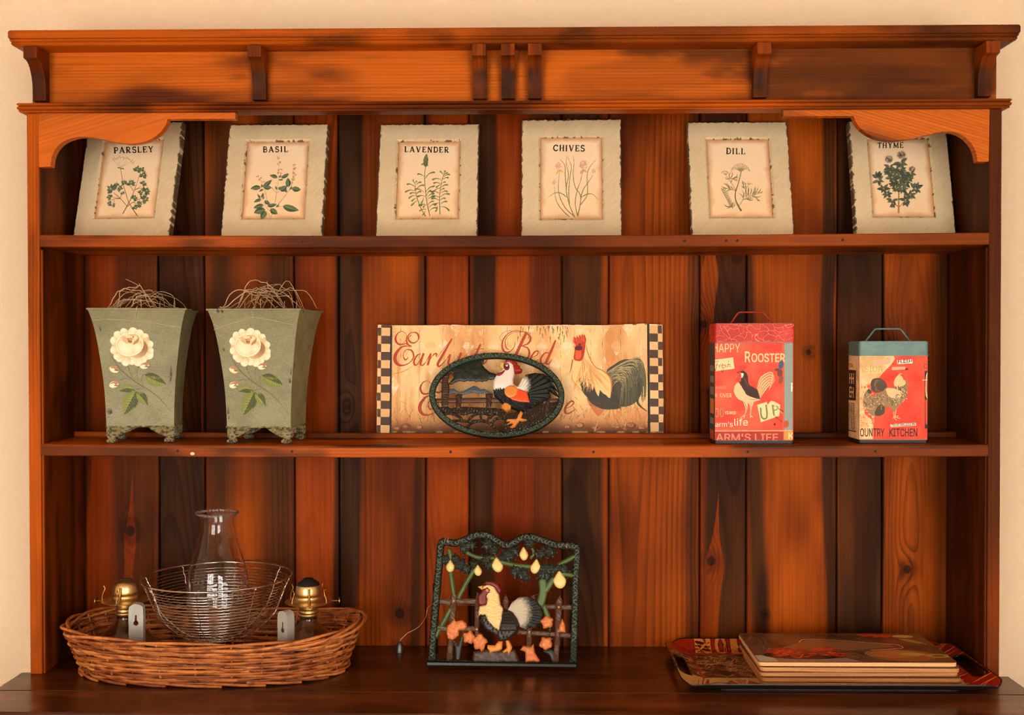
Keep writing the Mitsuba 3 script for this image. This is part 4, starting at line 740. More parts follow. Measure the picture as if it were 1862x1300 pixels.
for x, y, w, h, l in ((268, 406, 74, 104, 0), (506, 440, 68, 94, .05), (672, 392, 98, 126, .12), (898, 296, 76, 114, .05), (1000, 402, 84, 124, -.15), (1206, 512, 112, 150, .05)):
    C.put('pear', C.poly(pear(x, y, w, h, l)), 'mat_enamel_pear', .008, .0045, .009, 0, .0018, label='cream yellow pear')
petal = lambda q, d: .0022 * (meshkit.noise(np.c_[q * 330, q[:, 0] * 0], 5) - .3)
def blob(x, y, rx, ry, seed): r = np.random.default_rng(seed); return [(x + rx * (1 + .16 * math.sin(5 * a + seed) + .06 * r.normal()) * math.cos(a), y + ry * (1 + .16 * math.sin(5 * a + seed) + .06 * r.normal()) * math.sin(a)) for a in np.linspace(0, 2 * PI, 20, endpoint=False)]
for pp in ([(255, 905), (285, 880), (312, 845), (330, 868), (352, 862), (378, 855), (412, 880), (422, 912), (402, 938), (355, 942), (352, 985), (305, 1022), (262, 1012), (248, 960)], blob(440, 998, 48, 54, 2), blob(532, 1038, 58, 66, 3), blob(1098, 866, 54, 50, 4), [(1190, 945), (1205, 890), (1228, 838), (1250, 880), (1256, 950)], blob(1090, 1040, 54, 52, 6), [(874, 1096), (900, 1060), (958, 1072), (985, 1048), (1000, 1120), (1042, 1182), (1030, 1197), (975, 1192), (920, 1197), (916, 1112)]):
    C.put('flower', C.poly(pp), 'mat_enamel_blossom', .008, .004, .007, 0, .0017, petal, label='orange blossom')
for pp in ([(308, 1020), (345, 1065), (392, 945), (402, 965), (378, 1090), (362, 1215), (330, 1215), (325, 1090)], [(1070, 1105), (1130, 1085), (1175, 1120), (1190, 1215), (1150, 1215), (1120, 1140)], [(1110, 900), (1135, 905), (1130, 985), (1150, 1010), (1120, 1005)]):
    C.put('flower_stem', C.poly(pp), 'mat_enamel_iron_green', .005, .002, .004, 0, .002)
C.put('mound', C.poly([(462, 1220), (480, 1112), (600, 1092), (700, 1100), (830, 1090), (882, 1222)]), 'mat_enamel_bark', .005, .003, .008, 0, .0025, lambda q, d: .001 * meshkit.noise(np.c_[q * 200, q[:, 0] * 0], 8))
def tail2(v):
    d = np.hypot(v[:, 0] - (790 - 722) * .0002225, v[:, 1] - (1236 - 790) * .000222); n = meshkit.noise(np.c_[v[:, :2] * 500, v[:, 0] * 0], 2)
    return mixc(np.array(lin(196, 186, 160))[None], np.array(lin(40, 42, 40))[None], np.clip((d - .024 - .008 * n) / .014, 0, 1)[:, None])
C.put('tail', C.poly([(765, 770), (800, 708), (860, 664), (930, 654), (1000, 680), (1048, 735), (1064, 800), (1050, 850), (1060, 885), (1020, 880), (1000, 925), (960, 905), (920, 935), (870, 905), (850, 850), (810, 790)]), 'mat_paint', .009, .004, .009, 0, .0018, lambda q, d: .0014 * np.sin(np.arctan2(q[:, 1] - .099, q[:, 0] - .010) * 34), tail2, 'white to black tail')
C.put('body', C.poly([(545, 812), (528, 860), (580, 932), (680, 988), (702, 1030), (762, 1024), (850, 945), (868, 890), (840, 828), (790, 778), (730, 758), (640, 800)]), 'mat_enamel_plumage', .010, .004, .010, 0, .002, lambda q, d: .0009 * np.sin((q[:, 0] + q[:, 1]) * 1100) * np.sin((q[:, 0] - q[:, 1]) * 1100), label='dark body')
C.put('wing', C.poly([(728, 768), (790, 786), (845, 858), (852, 940), (700, 948), (716, 860)]), 'mat_enamel_plumage', .0135, .003, .008, 0, .0018, lambda q, d: .001 * np.sin(q[:, 1] * 1400))
C.put('neck', C.poly([(545, 602), (560, 570), (602, 556), (652, 578), (690, 640), (702, 722), (728, 760), (716, 852), (696, 942), (650, 912), (602, 862), (575, 806), (555, 815), (540, 808), (522, 820), (518, 790), (530, 738), (580, 728), (592, 680)]), 'mat_enamel_cream', .0135, .0045, .010, 0, .0018, lambda q, d: .0007 * np.sin(q[:, 1] * 1500 + 4 * np.sin(q[:, 0] * 300)), label='cream neck')
C.put('comb', C.poly([(555, 556), (580, 530), (632, 528), (684, 550), (712, 602), (702, 642), (682, 628), (660, 592), (620, 566), (582, 562)]), 'mat_enamel_comb', .0145, .003, .005, 0, .0015, label='dark red comb')
C.put('wattle', C.poly([(550, 602), (590, 578), (626, 600), (616, 632), (586, 652), (592, 722), (542, 740), (515, 722), (512, 652), (540, 622)]), 'mat_enamel_comb', .0165, .0025, .005, 0, .0015, label='dark red face and wattle')
C.put('eye', C.poly([(592 + 13 * math.cos(a), 608 + 13 * math.sin(a)) for a in np.linspace(0, 6.28, 14)]), 'mat_enamel_blossom', .0195, .0006, .001, 0, .001)
C.put('beak', C.poly([(510, 578), (552, 568), (546, 606)]), 'mat_enamel_beak', .014, .002, .003, 0, .0015)
for pp in ([(690, 1028), (726, 1028), (722, 1090), (702, 1106), (640, 1116), (625, 1132), (615, 1110), (596, 1086), (600, 1060), (660, 1062)], [(750, 1018), (780, 1018), (808, 1075), (802, 1096), (778, 1142), (768, 1112), (735, 1127), (728, 1110), (760, 1080)]):
    C.put('foot', C.poly(pp), 'mat_enamel_claw', .010, .003, .005, 0, .0016, label='orange foot')
# the stand's page weight, hanging on its wire, and the wire loops on the frame
mat('mat_copper_wire', (.75, .38, .20), .3, .5, .9)
mat('mat_pewter', (.10, .10, .08), .35, .5, .8)
W = [(.128, .083, 1.082), (.120, .100, 1.071), (.105, .130, 1.050), (.082, .165, 1.028), (.03, .186, 1.0), (-.05, .190, .985), (-.115, .188, .985), (-.163, .172, .988), (-.172, .165, .966), (-.186, .158, .948), (-.206, .152, .938), (-.217, .149, .9285), (-.2215, .149, .9225)]
add(stand + '__wire', tube(spline(W, 80), .0006, 6), 'mat_copper_wire', True, label='copper wire')
for lx in (245, 1270):
    c0 = [((lx - 722) * .0002225 + dx, (1236 - (165 if lx < 700 else 205)) * .000222 + dy, dz) for dx, dy, dz in ((.001, .0015, .004), (.001, .001, .011), (-.0005, -.006, .0125), (-.001, -.0105, .011), (-.001, -.0115, .003))]
    add(stand + '__wire_loop', place(tube(spline(c0, 16), .0007, 6), *fr), 'mat_copper_wire', True)
add(stand + '__page_weight', place(lathe([(0, 0), (.0085, 0), (.0092, .002), (.0078, .010), (.0062, .017), (.0035, .0205), (0, .0212)], 24), [-.2215, .149, ZC + .0003], [1, 0, 0], [0, 1, 0], [0, 0, 1]), 'mat_pewter', 40, label='small pewter page weight')
# ------------------------------------------------------------------ two sage planters with painted roses
def sage(p, n, uv):
    m = fbm(p.x * 420, p.y * 420, p.z * 420, 2); b = fbm(p.x * 24, p.y * 24, p.z * 24, 3)
    c = mix((.175, .166, .078), (.268, .254, .128), smoothstep(.25, .75, .55 * b + .45 * m))
    return mix(c, (.055, .05, .035), smoothstep(.75, .82, fbm(p.x * 60 + 3, p.y * 60, p.z * 30, 4)))
mat('mat_sage', proc(sage), .48, .4)
mat('mat_sage_dark', proc(lambda p, n, uv: mix((.07, .062, .03), (.30, .26, .12), smoothstep(.3, .62, fbm(p.x * 260, p.y * 260, p.z * 260, 3)))), .5, .4)
mat('mat_twine', lin(190, 178, 128), .8, .2)
mat('mat_twig', lin(196, 166, 122), .7, .3)
PW_T, PW_B, PD_T, PD_B, PH, PF = .1731, .1209, .160, .104, .2184, .0292
flare = lambda t: np.interp(t, [0, .15, .3, .42, .52, .64, .75, .85, .92, 1], [0, .03, .09, .17, .26, .385, .51, .655, .79, 1])
hw_ = lambda t: PW_B / 2 + (PW_T - PW_B) / 2 * flare(t)
hd_ = lambda t: PD_B / 2 + (PD_T - PD_B) / 2 * flare(t)
CR, CS, CB, CHI = lin(232, 212, 160), lin(172, 130, 76), lin(206, 178, 120), lin(248, 236, 200)
LG, LD, LL = lin(120, 128, 50), lin(66, 76, 36), lin(166, 164, 80)
def rose(a, parts, seed):
    r = np.random.default_rng(seed)
    st = (lin(84, 88, 46), lin(112, 114, 62))
    for l, w in (([(190, 420), (300, 590), (460, 735), (600, 830), (720, 900), (880, 1030), (1050, 1220)], [5, 10, 13, 14, 14, 12, 5]), ([(415, 545), (450, 660), (520, 765)], [10, 7]), ([(600, 520), (545, 640), (570, 790)], [9, 7]), ([(650, 670), (615, 730), (630, 820), (670, 870)], [5, 8, 8]), ([(290, 760), (400, 738), (470, 745)], 7), ([(540, 890), (590, 878), (650, 885)], 8)): a.line(l, w, st)
    for (o, t, w, b) in (((655, 685), (960, 820), 175, 10), ((520, 900), (300, 905), 120, 30), ((535, 915), (365, 1235), 215, 0), ((545, 920), (700, 1110), 135, -8)):
        a.leaf(o, t, w, LG, LD, bend=b)
        o, t = np.array(o, float), np.array(t, float); d = t - o; nr = np.array([-d[1], d[0]]) / np.linalg.norm(d)
        for k in range(7):
            q = .18 + .11 * k; m = o + d * q + nr * b * math.sin(PI * q); L = w * .36 * math.sin(PI * q ** .8)
            a.line([m, m + nr * L * .9 + d * .10], [10, 22, 4], mixc(LL, LG, r.random() * .5)); a.line([m, m - nr * L * .8 + d * .10], [6, 12, 3], mixc(LD, LG, .4 + r.random() * .4))
        a.line([o, o + d * .5 + nr * b, t], [9, 7, 2], lin(66, 76, 36))
    for (x, y, rt) in ((230, 610, .35), (225, 818, -.3), (655, 560, -.2)):
        a.ell(x, y, 68, 46, CR, rt); a.ell(x + 8, y - 16, 60, 26, lin(178, 124, 84), rt); a.ell(x - 18, y + 8, 36, 22, CHI, rt); a.leaf((x + 75, y + 18), (x - 10, y + 8), 16, lin(92, 92, 48))
    parts['stem'] = a.mesh()
    b = Art.__new__(Art); b.__dict__.update(a.__dict__); b.V, b.F, b.C, b.n, b.z = [], [], [], 0, 30
    gl = lambda x, y, R, c1, c2, dx=-.3, dy=-.35: (lambda q: mixc(np.asarray(c1)[None], np.asarray(c2)[None], np.clip(np.hypot(q[:, 0] - b.uv([(x + dx * R, y + dy * R)])[0, 0], q[:, 1] - b.uv([(x + dx * R, y + dy * R)])[0, 1])[:, None] / (R * 1.25e-4 * 1.4), 0, 1) ** 1.4), .0016)
    b.ell(480, 305, 285, 238, CB)
    for x, y, R in ((500, 118, 84), (585, 132, 72), (660, 172, 62), (250, 222, 72), (296, 150, 70), (378, 108, 64), (722, 268, 62), (700, 400, 86), (620, 455, 78), (735, 350, 52), (560, 482, 88), (480, 470, 80), (398, 492, 74), (318, 448, 66), (285, 420, 66), (245, 345, 66)):
        dx, dy = (x - 480) / 300, (y - 310) / 250; b.ell(x, y, R, R * .88, CR, math.atan2(dy, dx), grad=gl(x, y, R, CHI, CB, dx * .7, dy * .7))
    b.ell(560, 330, 150, 125, CS, -.3, grad=gl(640, 300, 150, lin(150, 100, 58), CB, 0, 0))
    b.ell(452, 268, 194, 160, CHI, -.06); b.ell(452, 268, 183, 149, CR, -.06, grad=gl(430, 330, 170, lin(246, 226, 190), CB, 0, 0))
    b.ell(470, 190, 120, 70, CB, -.1); b.ell(462, 196, 66, 46, lin(140, 90, 50)); b.ell(440, 168, 66, 26, CR, .15); b.ell(470, 196, 36, 22, lin(196, 150, 100)); b.ell(520, 200, 26, 58, CR, .5); b.ell(545, 230, 22, 62, lin(176, 126, 78), .7); b.ell(395, 205, 30, 46, CB, -.6)
    b.fill([(290, 260), (340, 215), (400, 260), (450, 262), (482, 300), (475, 385), (420, 400), (330, 370), (290, 310)], CR, 4, grad=gl(380, 330, 110, CHI, CR, 0, 0)); b.fill([(480, 380), (500, 290), (560, 250), (620, 280), (600, 340), (540, 385)], CR, 4, grad=gl(560, 320, 90, CHI, CB, 0, 0))
    for l in ([(292, 258), (340, 215), (400, 262), (450, 264), (484, 300), (478, 380)], [(478, 380), (500, 290), (560, 250)], [(268, 300), (300, 380), (400, 425), (520, 405), (620, 320), (640, 260)], [(270, 250), (330, 160), (430, 130), (560, 130), (615, 200), (625, 270)]): b.line(l, [4, 9, 4], CHI)
    parts['painted_rose'] = b.mesh()
def wear(a, spots):
    for x, y, rx, ry, rt in spots:
        for k in range(4): a.ell(x + (k - 1.5) * rx * .25, y + (k % 2 - .5) * ry * .5, rx * (1 - .16 * k), ry * (1 - .15 * k), mixc(lin(112, 106, 76), lin(58, 56, 48), k / 3), rt)
def planter(i, px, py, psi, label, spots, tw, seed):
    z0 = Z2 + float(max(sag(px - .075), sag(px + .075))) + .0003
    ex, ey = np.array([math.cos(psi), math.sin(psi), 0]), np.array([-math.sin(psi), math.cos(psi), 0]); ez = np.array([0, 0, 1.0]); o = np.array([px, py, z0])
    F_ = (o, ex, ey, ez)
    t = thing('planter', label, 'planter', 'sage planters with painted roses')
    T_ = np.linspace(0, 1, 19); loops = []
    for s in T_: loops.append([(sx * hw_(s), sy * hd_(s), PF + s * PH) for sx, sy in ((-1, -1), (1, -1), (1, 1), (-1, 1))])
    inl = [[(x * (1 - .0018 / abs(x)), y * (1 - .0018 / abs(y)), z) for x, y, z in L] for L in loops[::-1][:-1]]
    inl.append([(x, y, PF + .012) for x, y, z in inl[-1]])
    A = np.array(loops + inl); m = len(A); f = []
    for k in range(m - 1):
        for j in range(4):
            a_, b_ = 4 * k + j, 4 * k + (j + 1) % 4; f += [[a_, b_, b_ + 4], [a_, b_ + 4, a_ + 4]]
    f += [[0, 2, 1], [0, 3, 2]]; e = 4 * (m - 1); f += [[e, e + 1, e + 2], [e, e + 2, e + 3]]
    body = trimesh.Trimesh(A.reshape(-1, 3), f, process=False); body.fix_normals()
    add(t + '__body', place(body, *F_), 'mat_sage', 35)
    h1, h2, zt_ = PW_T / 2 + .0008, PD_T / 2 + .0008, PF + PH
    add(t + '__rim', place(tube([(-h1, -h2, zt_), (h1, -h2, zt_), (h1, h2, zt_), (-h1, h2, zt_)], .0019, 8, closed=True), *F_), 'mat_sage', 40)
    b1, b2 = PW_B / 2 + .0006, PD_B / 2 + .0006
    add(t + '__base_band', place(tube([(-b1, -b2, PF + .001), (b1, -b2, PF + .001), (b1, b2, PF + .001), (-b1, b2, PF + .001)], .0014, 6, closed=True), *F_), 'mat_sage_dark', 40)
    for sx in (-1, 1):
        for sy in (-1, 1):
            wing = sg.Polygon([(0, .0295), (.046, .0295), (.040, .0235), (.029, .0175), (.020, .0125), (.012, .010), (.0, .010)])
            gr = lambda q, d: .0012 * np.sin((q[:, 0] * .8 + q[:, 1] * 1.2) * 1500)
            w = relief(wing, .004, .0022, .004, .0016, gr); parts = []
            v = np.asarray(w.vertices)
            parts.append(trimesh.Trimesh(np.stack([sx * (PW_B / 2 - .001 - v[:, 0]), sy * (PD_B / 2 - .006 + v[:, 2]), v[:, 1]], 1), w.faces, process=False))
            parts.append(trimesh.Trimesh(np.stack([sx * (PW_B / 2 - .006 + v[:, 2]), sy * (PD_B / 2 - .001 - v[:, 0] * .8), v[:, 1]], 1), w.faces, process=False))
            for q in parts: q.fix_normals()
            cx, cy = sx * (PW_B / 2 - .009), sy * (PD_B / 2 - .006)
            parts.append(place(lathe([(0, 0), (.0075, 0), (.010, .004), (.008, .0075), (.0055, .010), (.007, .015), (.0085, .02), (0, .021)], 16), [cx, cy, 0], [1, 0, 0], [0, 1, 0], [0, 0, 1]))
            for k in (-1, 0, 1):
                toe = trimesh.creation.icosphere(subdivisions=1, radius=1); toe.apply_scale([.0036, .0062, .0038]); toe.apply_translation([cx + k * .0058, cy + sy * .0055, .0039]); parts.append(toe)
            add(t + '__foot', place(cat(*parts), *F_), 'mat_sage_dark', 30, label='cast paw foot')
    front = lambda q: np.stack([q[:, 0], -hd_(np.clip(q[:, 1], 0, PH) / PH) - .0004 - q[:, 2], PF + q[:, 1]], 1)
    def lay(part, mc, lab, m_='mat_paint'):
        me, col = mc
        vv, ff = trimesh.remesh.subdivide_to_size(np.c_[me.vertices, np.asarray(col) * 1e-4], me.faces, .010)
        q = trimesh.Trimesh(front(vv[:, :3]), ff, process=False)
        add(t + '__' + part, place(q, *F_), m_, color=vv[:, 3:] * 1e4, label=lab)
    quad, rect = [(-115, -214), (1246, -214), (1277, 1407), (-84, 1407)], (-PW_T / 2, PW_T / 2, 0, PH)
    a = Art(quad, rect); parts = {}; rose(a, parts, seed); lay('painted_stem', parts['stem'], 'painted green stem, buds and leaves'); lay('painted_rose', parts['painted_rose'], 'painted cream rose')
    for sp in spots: a = Art(quad, rect); wear(a, [sp]); lay('wear_mark', a.mesh(), 'dark spot where the paint is worn')
    # thread tied across the front and over the rim
    th = [(u, -hd_(v / PH) - .0009, PF + v) for u, v in np.array(tw)]
    kn = th[len(th) // 2]
    add(t + '__thread', place(cat(tube(th, .0005, 5), tube(spline([kn, (kn[0] - .001, kn[1] - .002, kn[2] + .008), (kn[0] + .002, -h2 - .003, zt_ + .001), (kn[0] + .003, -h2 + .004, zt_ + .006)], 12), .0006, 5)), *F_), 'mat_twine', True, label='thin cream thread')
    # dry curly twigs lying in the mouth
    r = np.random.default_rng(seed + 40)
    tg = thing('dried_twigs', f'tangle of thin curly dry twigs on top of the {"left" if i == 0 else "right"} sage planter', 'dried twigs', 'twigs in the sage planters')
    n = 0
    for k in range(12):
        x0, x1 = r.uniform(-.080, -.03), r.uniform(.015, .092); 
        if k % 2: x0, x1 = -x1 * .95, -x0
        y0 = r.uniform(-.05, .05); hgt = r.uniform(.006, .040) * (1.25 if k in (3, 8) else 1)
        m_ = int(r.integers(5, 8)); pts = []
        for j in range(m_):
            s = j / (m_ - 1); pts.append((x0 + (x1 - x0) * s + r.normal() * .006, y0 + r.normal() * .012 + .02 * math.sin(s * 4 + k), PF + PH - .002 + hgt * math.sin(PI * s) ** .6 + r.normal() * .007 + (.008 if 0 < j < m_ - 1 else 0)))
        pts[-1] = (pts[-1][0], pts[-1][1], pts[-1][2] - r.uniform(0, .006))
        p = spline(pts, 26) + r.normal(size=(len(spline(pts, 26)), 3)) * .0006
        p[:, 1] = np.clip(p[:, 1], -.071, .062); p[:, 2] = np.maximum(p[:, 2], PF + PH + .0035 + .002 * ((np.abs(p[:, 0]) > .08) | (np.abs(p[:, 1]) > .07)))
        add(tg + '__twig', place(tube(p, np.linspace(.0011, .0005, len(p)), 5), *F_), 'mat_twig', True)
        if k % 3 == 0:
            q = p[len(p) // 2]; br = spline([q, q + [r.normal() * .01, r.normal() * .008, .008], q + [r.normal() * .02, r.normal() * .012, .012 + r.normal() * .006]], 8)
            br[:, 2] = np.maximum(br[:, 2], PF + PH + .0035); add(tg + '__twig', place(tube(br, [.0006] * len(br), 5), *F_), 'mat_twig', True)
    # a few strands that hang inside carry the tangle
    for x, y in ((-.05, .02), (.0, -.04), (.05, .03), (.02, .05)):
        add(tg + '__twig', place(tube(spline([(x, y, PF + PH + .02), (x * .8 + .004, y * .8, PF + .12), (x * .7, y * .7, PF + .0132)], 12), .0009, 5), *F_), 'mat_twig', True)
planter(0, -.6985, .0830, .1654, 'left sage-green metal planter on claw feet with a painted cream rose', [(1025, 680, 18, 110, .1), (170, 1190, 36, 40, 0), (45, 48, 12, 50, -.3), (150, 1265, 8, 8, 0)],
        [(-.079, .197), (-.062, .1995), (-.030, .1985), (-.002, .197), (.03, .1925), (.076, .185)], 3)
planter(1, -.4655, .0835, -.0634, 'right sage-green metal planter on claw feet with a painted cream rose', [(1060, 760, 20, 36, .1), (90, 330, 14, 24, -.2), (140, 1180, 16, 50, .1), (150, 1270, 8, 30, .3), (1080, 640, 8, 44, .1)],
        [(-.078, .182), (-.06, .188), (-.030, .197), (-.002, .2045), (.03, .1995), (.075, .190)], 5)
# ------------------------------------------------------------------ painted board reading "Early to Bed ..."
bx = .0145; ob = lean_frame(bx, .1622, Z2 + float(sag(bx)) + .0006, 0, math.atan2(.0235, .209)); BW, BH, BT = .5655, .2225, .010
ob[0][2] += BT * math.sin(math.atan2(.0235, .209))
board = thing('painted_board', 'long painted board with red script EARLY TO BED and a rooster, on the middle shelf', 'wall sign')
r_ = np.random.default_rng(12); xs_ = np.linspace(-BW / 2, BW / 2, 60); tp = BH + np.convolve(r_.normal(size=64) * .0011, np.ones(5) / 2.5, 'valid'); rs = [(BW / 2 + r_.normal() * .0006, y) for y in np.linspace(BH - .004, .003, 16)]; ls = [(-BW / 2 + r_.normal() * .0006, y) for y in np.linspace(.003, BH - .004, 16)]
outl = sg.Polygon([(-BW / 2, 0), *ls, *zip(xs_, tp), *rs, (BW / 2, 0)]).buffer(0)
mat('mat_board_edge', proc(lambda p, n, uv: mix((.10, .045, .016), (.42, .25, .11), smoothstep(.42, .6, fbm(p.x * 90, p.y * 90, p.z * 90, 3)))), .7, .3)
wd = extrude(outl, BT); wd.vertices[:, 2] -= BT
add(board + '__panel', place(wd, *ob), 'mat_board_edge', label='worn wooden panel')
# drawing units: photograph pixels on the board's own plane
A = Art([(686, 593.5), (1205, 592), (1205.5, 788), (685, 786.5)], (-BW / 2, BW / 2, .0125, BH), dz=1e-5); A.clip = outl.buffer(-.0003); A.z = 3
def ground_(q):
    u, v = q[:, 0], q[:, 1]; n = meshkit.fbm(np.c_[u * 22, v * 6, u * 0], 4, 2); n2 = meshkit.fbm(np.c_[u * 120, v * 14, u * 0 + 4], 3, 5)
    c = mixc(np.array(lin(248, 208, 142))[None], np.array(lin(216, 148, 80))[None], np.clip((n - .42) * 3, 0, 1)[:, None]); c = mixc(c, np.array(lin(184, 112, 56))[None], (np.clip((n2 - .58) * 4, 0, 1) * .6)[:, None])
    lo = np.clip((.085 - v - .022 * n) / .06, 0, 1)[:, None]; c = mixc(c, np.array(lin(190, 116, 58))[None], lo * .85)
    return mixc(c, np.array(lin(74, 40, 22))[None], np.clip((.036 - v + .016 * (n - .5)) / .020, 0, 1)[:, None] * .85)
A.paper(ground_, 150, 56)
dm = mixc(lin(240, 206, 148), lin(214, 168, 104), .5); rr_ = np.random.default_rng(2)
for i in range(-1, 23):
    for j in range(0, 5):
        x, y = 715 + i * 22.5, 596 + j * 36
        if y > 735: continue
        k = rr_.random(); col = mixc(lin(255, 236, 190), lin(206, 150, 92), .15 + .7 * k) 
        A.fill([(x, y - 18), (x + 10.5, y), (x, y + 18), (x - 10.5, y)], mixc(col, lin(255, 240, 198) if (i + j) % 2 else lin(218, 164, 104), .5), up=False)
A.z += 1
for x in (727, 761, 803.5, 824, 877.5, 921, 1018, 1073, 1095, 1128, 1163): 
    for y0 in np.arange(594, 760, 23): A.line([(x + rr_.normal() * .4, y0), (x + rr_.normal() * .4, y0 + 12), (x, y0 + 8 + 14 * rr_.random())], [.25, .8, .25], mixc(lin(120, 64, 30), lin(206, 150, 92), rr_.random()), up=False)
for k in range(34): x = 940 + rr_.random() * 95; y = 594 + 22 * rr_.random() ** 2; A.line([(x, y), (x + rr_.normal(), y + 4 + 9 * rr_.random())], [1.8, .4], mixc(lin(66, 50, 40), lin(180, 130, 80), rr_.random() * .7), up=False)
z3 = lambda pts: [(680 + x / 4.9, 585 + y / 4.9) for x, y in pts]
z2 = lambda pts: [(1030 + x / 6.19, 585 + y / 6.19) for x, y in pts]
# straw and eggs
for k in range(420):
    q = rr_.random(); x = 712 + 480 * rr_.random(); y = 776 - 20 * abs(rr_.normal()); L = 4 + 10 * rr_.random()
    A.line([(x, y), (x + rr_.normal() * 5, y - L)], [.9, .3], mixc(lin(90, 46, 22), lin(218, 150, 84), rr_.random()), up=k % 40 == 0)
for k in range(150):
    x, y = 1105 + 70 * rr_.random(), 745 + 30 * rr_.random(); A.line([(x, y + 8), (x + rr_.normal() * 6, y - 10)], [.9, .3], mixc(lin(240, 178, 104), lin(190, 106, 50), rr_.random()), up=k % 40 == 0)
for k in range(120):
    x, y = 1098 + 34 * rr_.random(), 655 + 22 * rr_.random(); A.line([(x, y + 8), (x + rr_.normal() * 6, y - 9)], [.8, .2], mixc(lin(238, 170, 96), lin(204, 118, 58), rr_.random()), up=k % 40 == 0)
for x, y, rx, ry in ((738, 779, 9, 6), (722, 783, 7, 4), (762, 781, 7, 5), (1053, 778, 8, 6), (1120, 782, 8, 4), (1146, 778, 9, 6), (1166, 783, 8, 4), (1080, 783, 6, 4), (1136, 785, 6, 3), (1030, 781, 7, 5)):
    A.ell(x, y, rx, ry, lin(120, 66, 34)); A.ell(x - 1, y - 1.2, rx * .75, ry * .62, lin(206, 146, 92), up=False)
def checker(x0, x1, x2, ys, first, line):
    for i in range(len(ys) - 1):
        for a_, b_, d in ((x0, x1, (i + first) % 2), (x1, x2, (i + first + 1) % 2)):
            A.fill([(a_, ys[i]), (b_ + (.4 if b_ == x2 else 0), ys[i] + .3), (b_, ys[i + 1] + .3), (a_, ys[i + 1])], lin(84, 60, 46) if d else mixc(lin(238, 200, 140), lin(216, 158, 92), rr_.random() * .6), up=False)
    A.fill([(line[0], ys[0] - 4), (line[1], ys[0] - 4), (line[1], ys[-1] + 6), (line[0], ys[-1] + 6)], lin(42, 30, 22), up=False)
A.z += 1
checker(685.5, 692.2, 708.2, [585 + y / 4.9 for y in (-10, 62, 135, 208, 280, 354, 427, 500, 572, 645, 717, 790, 862, 935, 1008)], 0, (708.2, 711.8))
checker(1181.2, 1196.5, 1206, [585 + y / 6.19 for y in (48, 140, 235, 328, 422, 513, 607, 700, 792, 885, 977, 1065, 1157, 1260)], 0, (1176.8, 1181))
# the script
RD, RD2 = lin(178, 70, 34), lin(206, 104, 58)
def capE(ox, oy, k=1.0):
    f = lambda pts: z3([(ox + x * k, oy + y * k) for x, y in pts])
    A.line(f([(385, 175), (392, 140), (368, 108), (325, 108), (288, 150), (290, 205), (330, 232)]), [1, 3.4, 2.6, 1.2, 2, 3.2, 1.2], RD); A.line(f([(330, 232), (250, 232), (195, 290), (182, 345), (205, 390), (250, 402), (310, 378), (348, 325), (330, 270), (280, 262), (255, 310), (275, 352), (300, 330)]), [1, 2.6, 5.6, 6.6, 5.4, 2.6, 1.2, 2.6, 3.2, 1.2, 1, 3, 1], RD)
    A.line(f([(290, 205), (215, 212), (186, 165), (205, 115), (245, 96), (278, 120), (282, 165), (250, 205)]), [1.2, 3.2, 4, 2, .8, .8, .8, .7], RD); A.line(f([(385, 175), (350, 200), (310, 185), (300, 150), (330, 130)]), [1, 2.6, 3.2, 2, .6], RD)
capE(0, 0); capE(222, 445)
S3 = lambda pts, w, c=None: A.line(z3(pts), w, RD if c is None else c)
S3([(412, 300), (378, 312), (352, 360), (358, 398), (385, 385), (432, 300)], [1.2, 2.4, 3.6, 3.4, 1.4, 1]); S3([(436, 292), (410, 380), (425, 402), (462, 365)], [3.6, 4, 2.2, .7])
S3([(462, 365), (500, 296), (472, 402)], [.7, 3, 3.8]); S3([(474, 390), (505, 330), (535, 298), (552, 300), (545, 322)], [.7, 1.0, 2.6, 3.2, 1.8])
S3([(548, 312), (560, 325), (600, 270), (690, 160)], [.7, .7, .9, .8]); S3([(686, 162), (610, 300), (562, 388), (580, 408), (640, 345)], [2.6, 4.6, 4.6, 2.4, .7])
S3([(640, 345), (672, 305), (655, 375), (672, 395), (720, 350), (758, 290)], [.7, 3, 4, 2.6, .8, .8]); S3([(772, 286), (735, 370), (700, 450), (640, 490), (590, 480)], [3.6, 4, 3, 1.4, .7])
S3([(942, 210), (905, 290), (868, 370), (885, 392), (930, 350)], [3.4, 4.2, 4.2, 2.2, .7]); S3([(885, 256), (972, 252)], [1.2, 1.2]); S3([(1000, 300), (965, 300), (940, 350), (955, 388), (990, 370), (1008, 320), (995, 298), (1030, 310)], [1.4, 2.8, 3.6, 2.6, 1.4, 2.6, 2, .7])
S3([(1352, 100), (1302, 205), (1250, 320), (1215, 385)], [4.6, 5.6, 5.4, 3.4]); S3([(1330, 112), (1376, 128), (1386, 172), (1352, 212), (1290, 226)], [1.2, 2.8, 3.8, 2.4, .8]); S3([(1300, 226), (1360, 245), (1376, 300), (1345, 350), (1275, 372)], [1, 2.6, 4.2, 3, .9])
S3([(1390, 118), (1330, 98), (1250, 88), (1180, 120), (1136, 190), (1142, 262), (1185, 285), (1235, 245), (1252, 190)], [1.4, 1, 1, 1.6, 2.6, 3, 2, 1.4, .9]); S3([(1330, 98), (1230, 105), (1165, 165), (1168, 240), (1200, 262)], [.7, .7, 1.2, 2, .8]); S3([(1130, 180), (1110, 150), (1160, 95), (1220, 92)], [.6, .6, .6, .5])
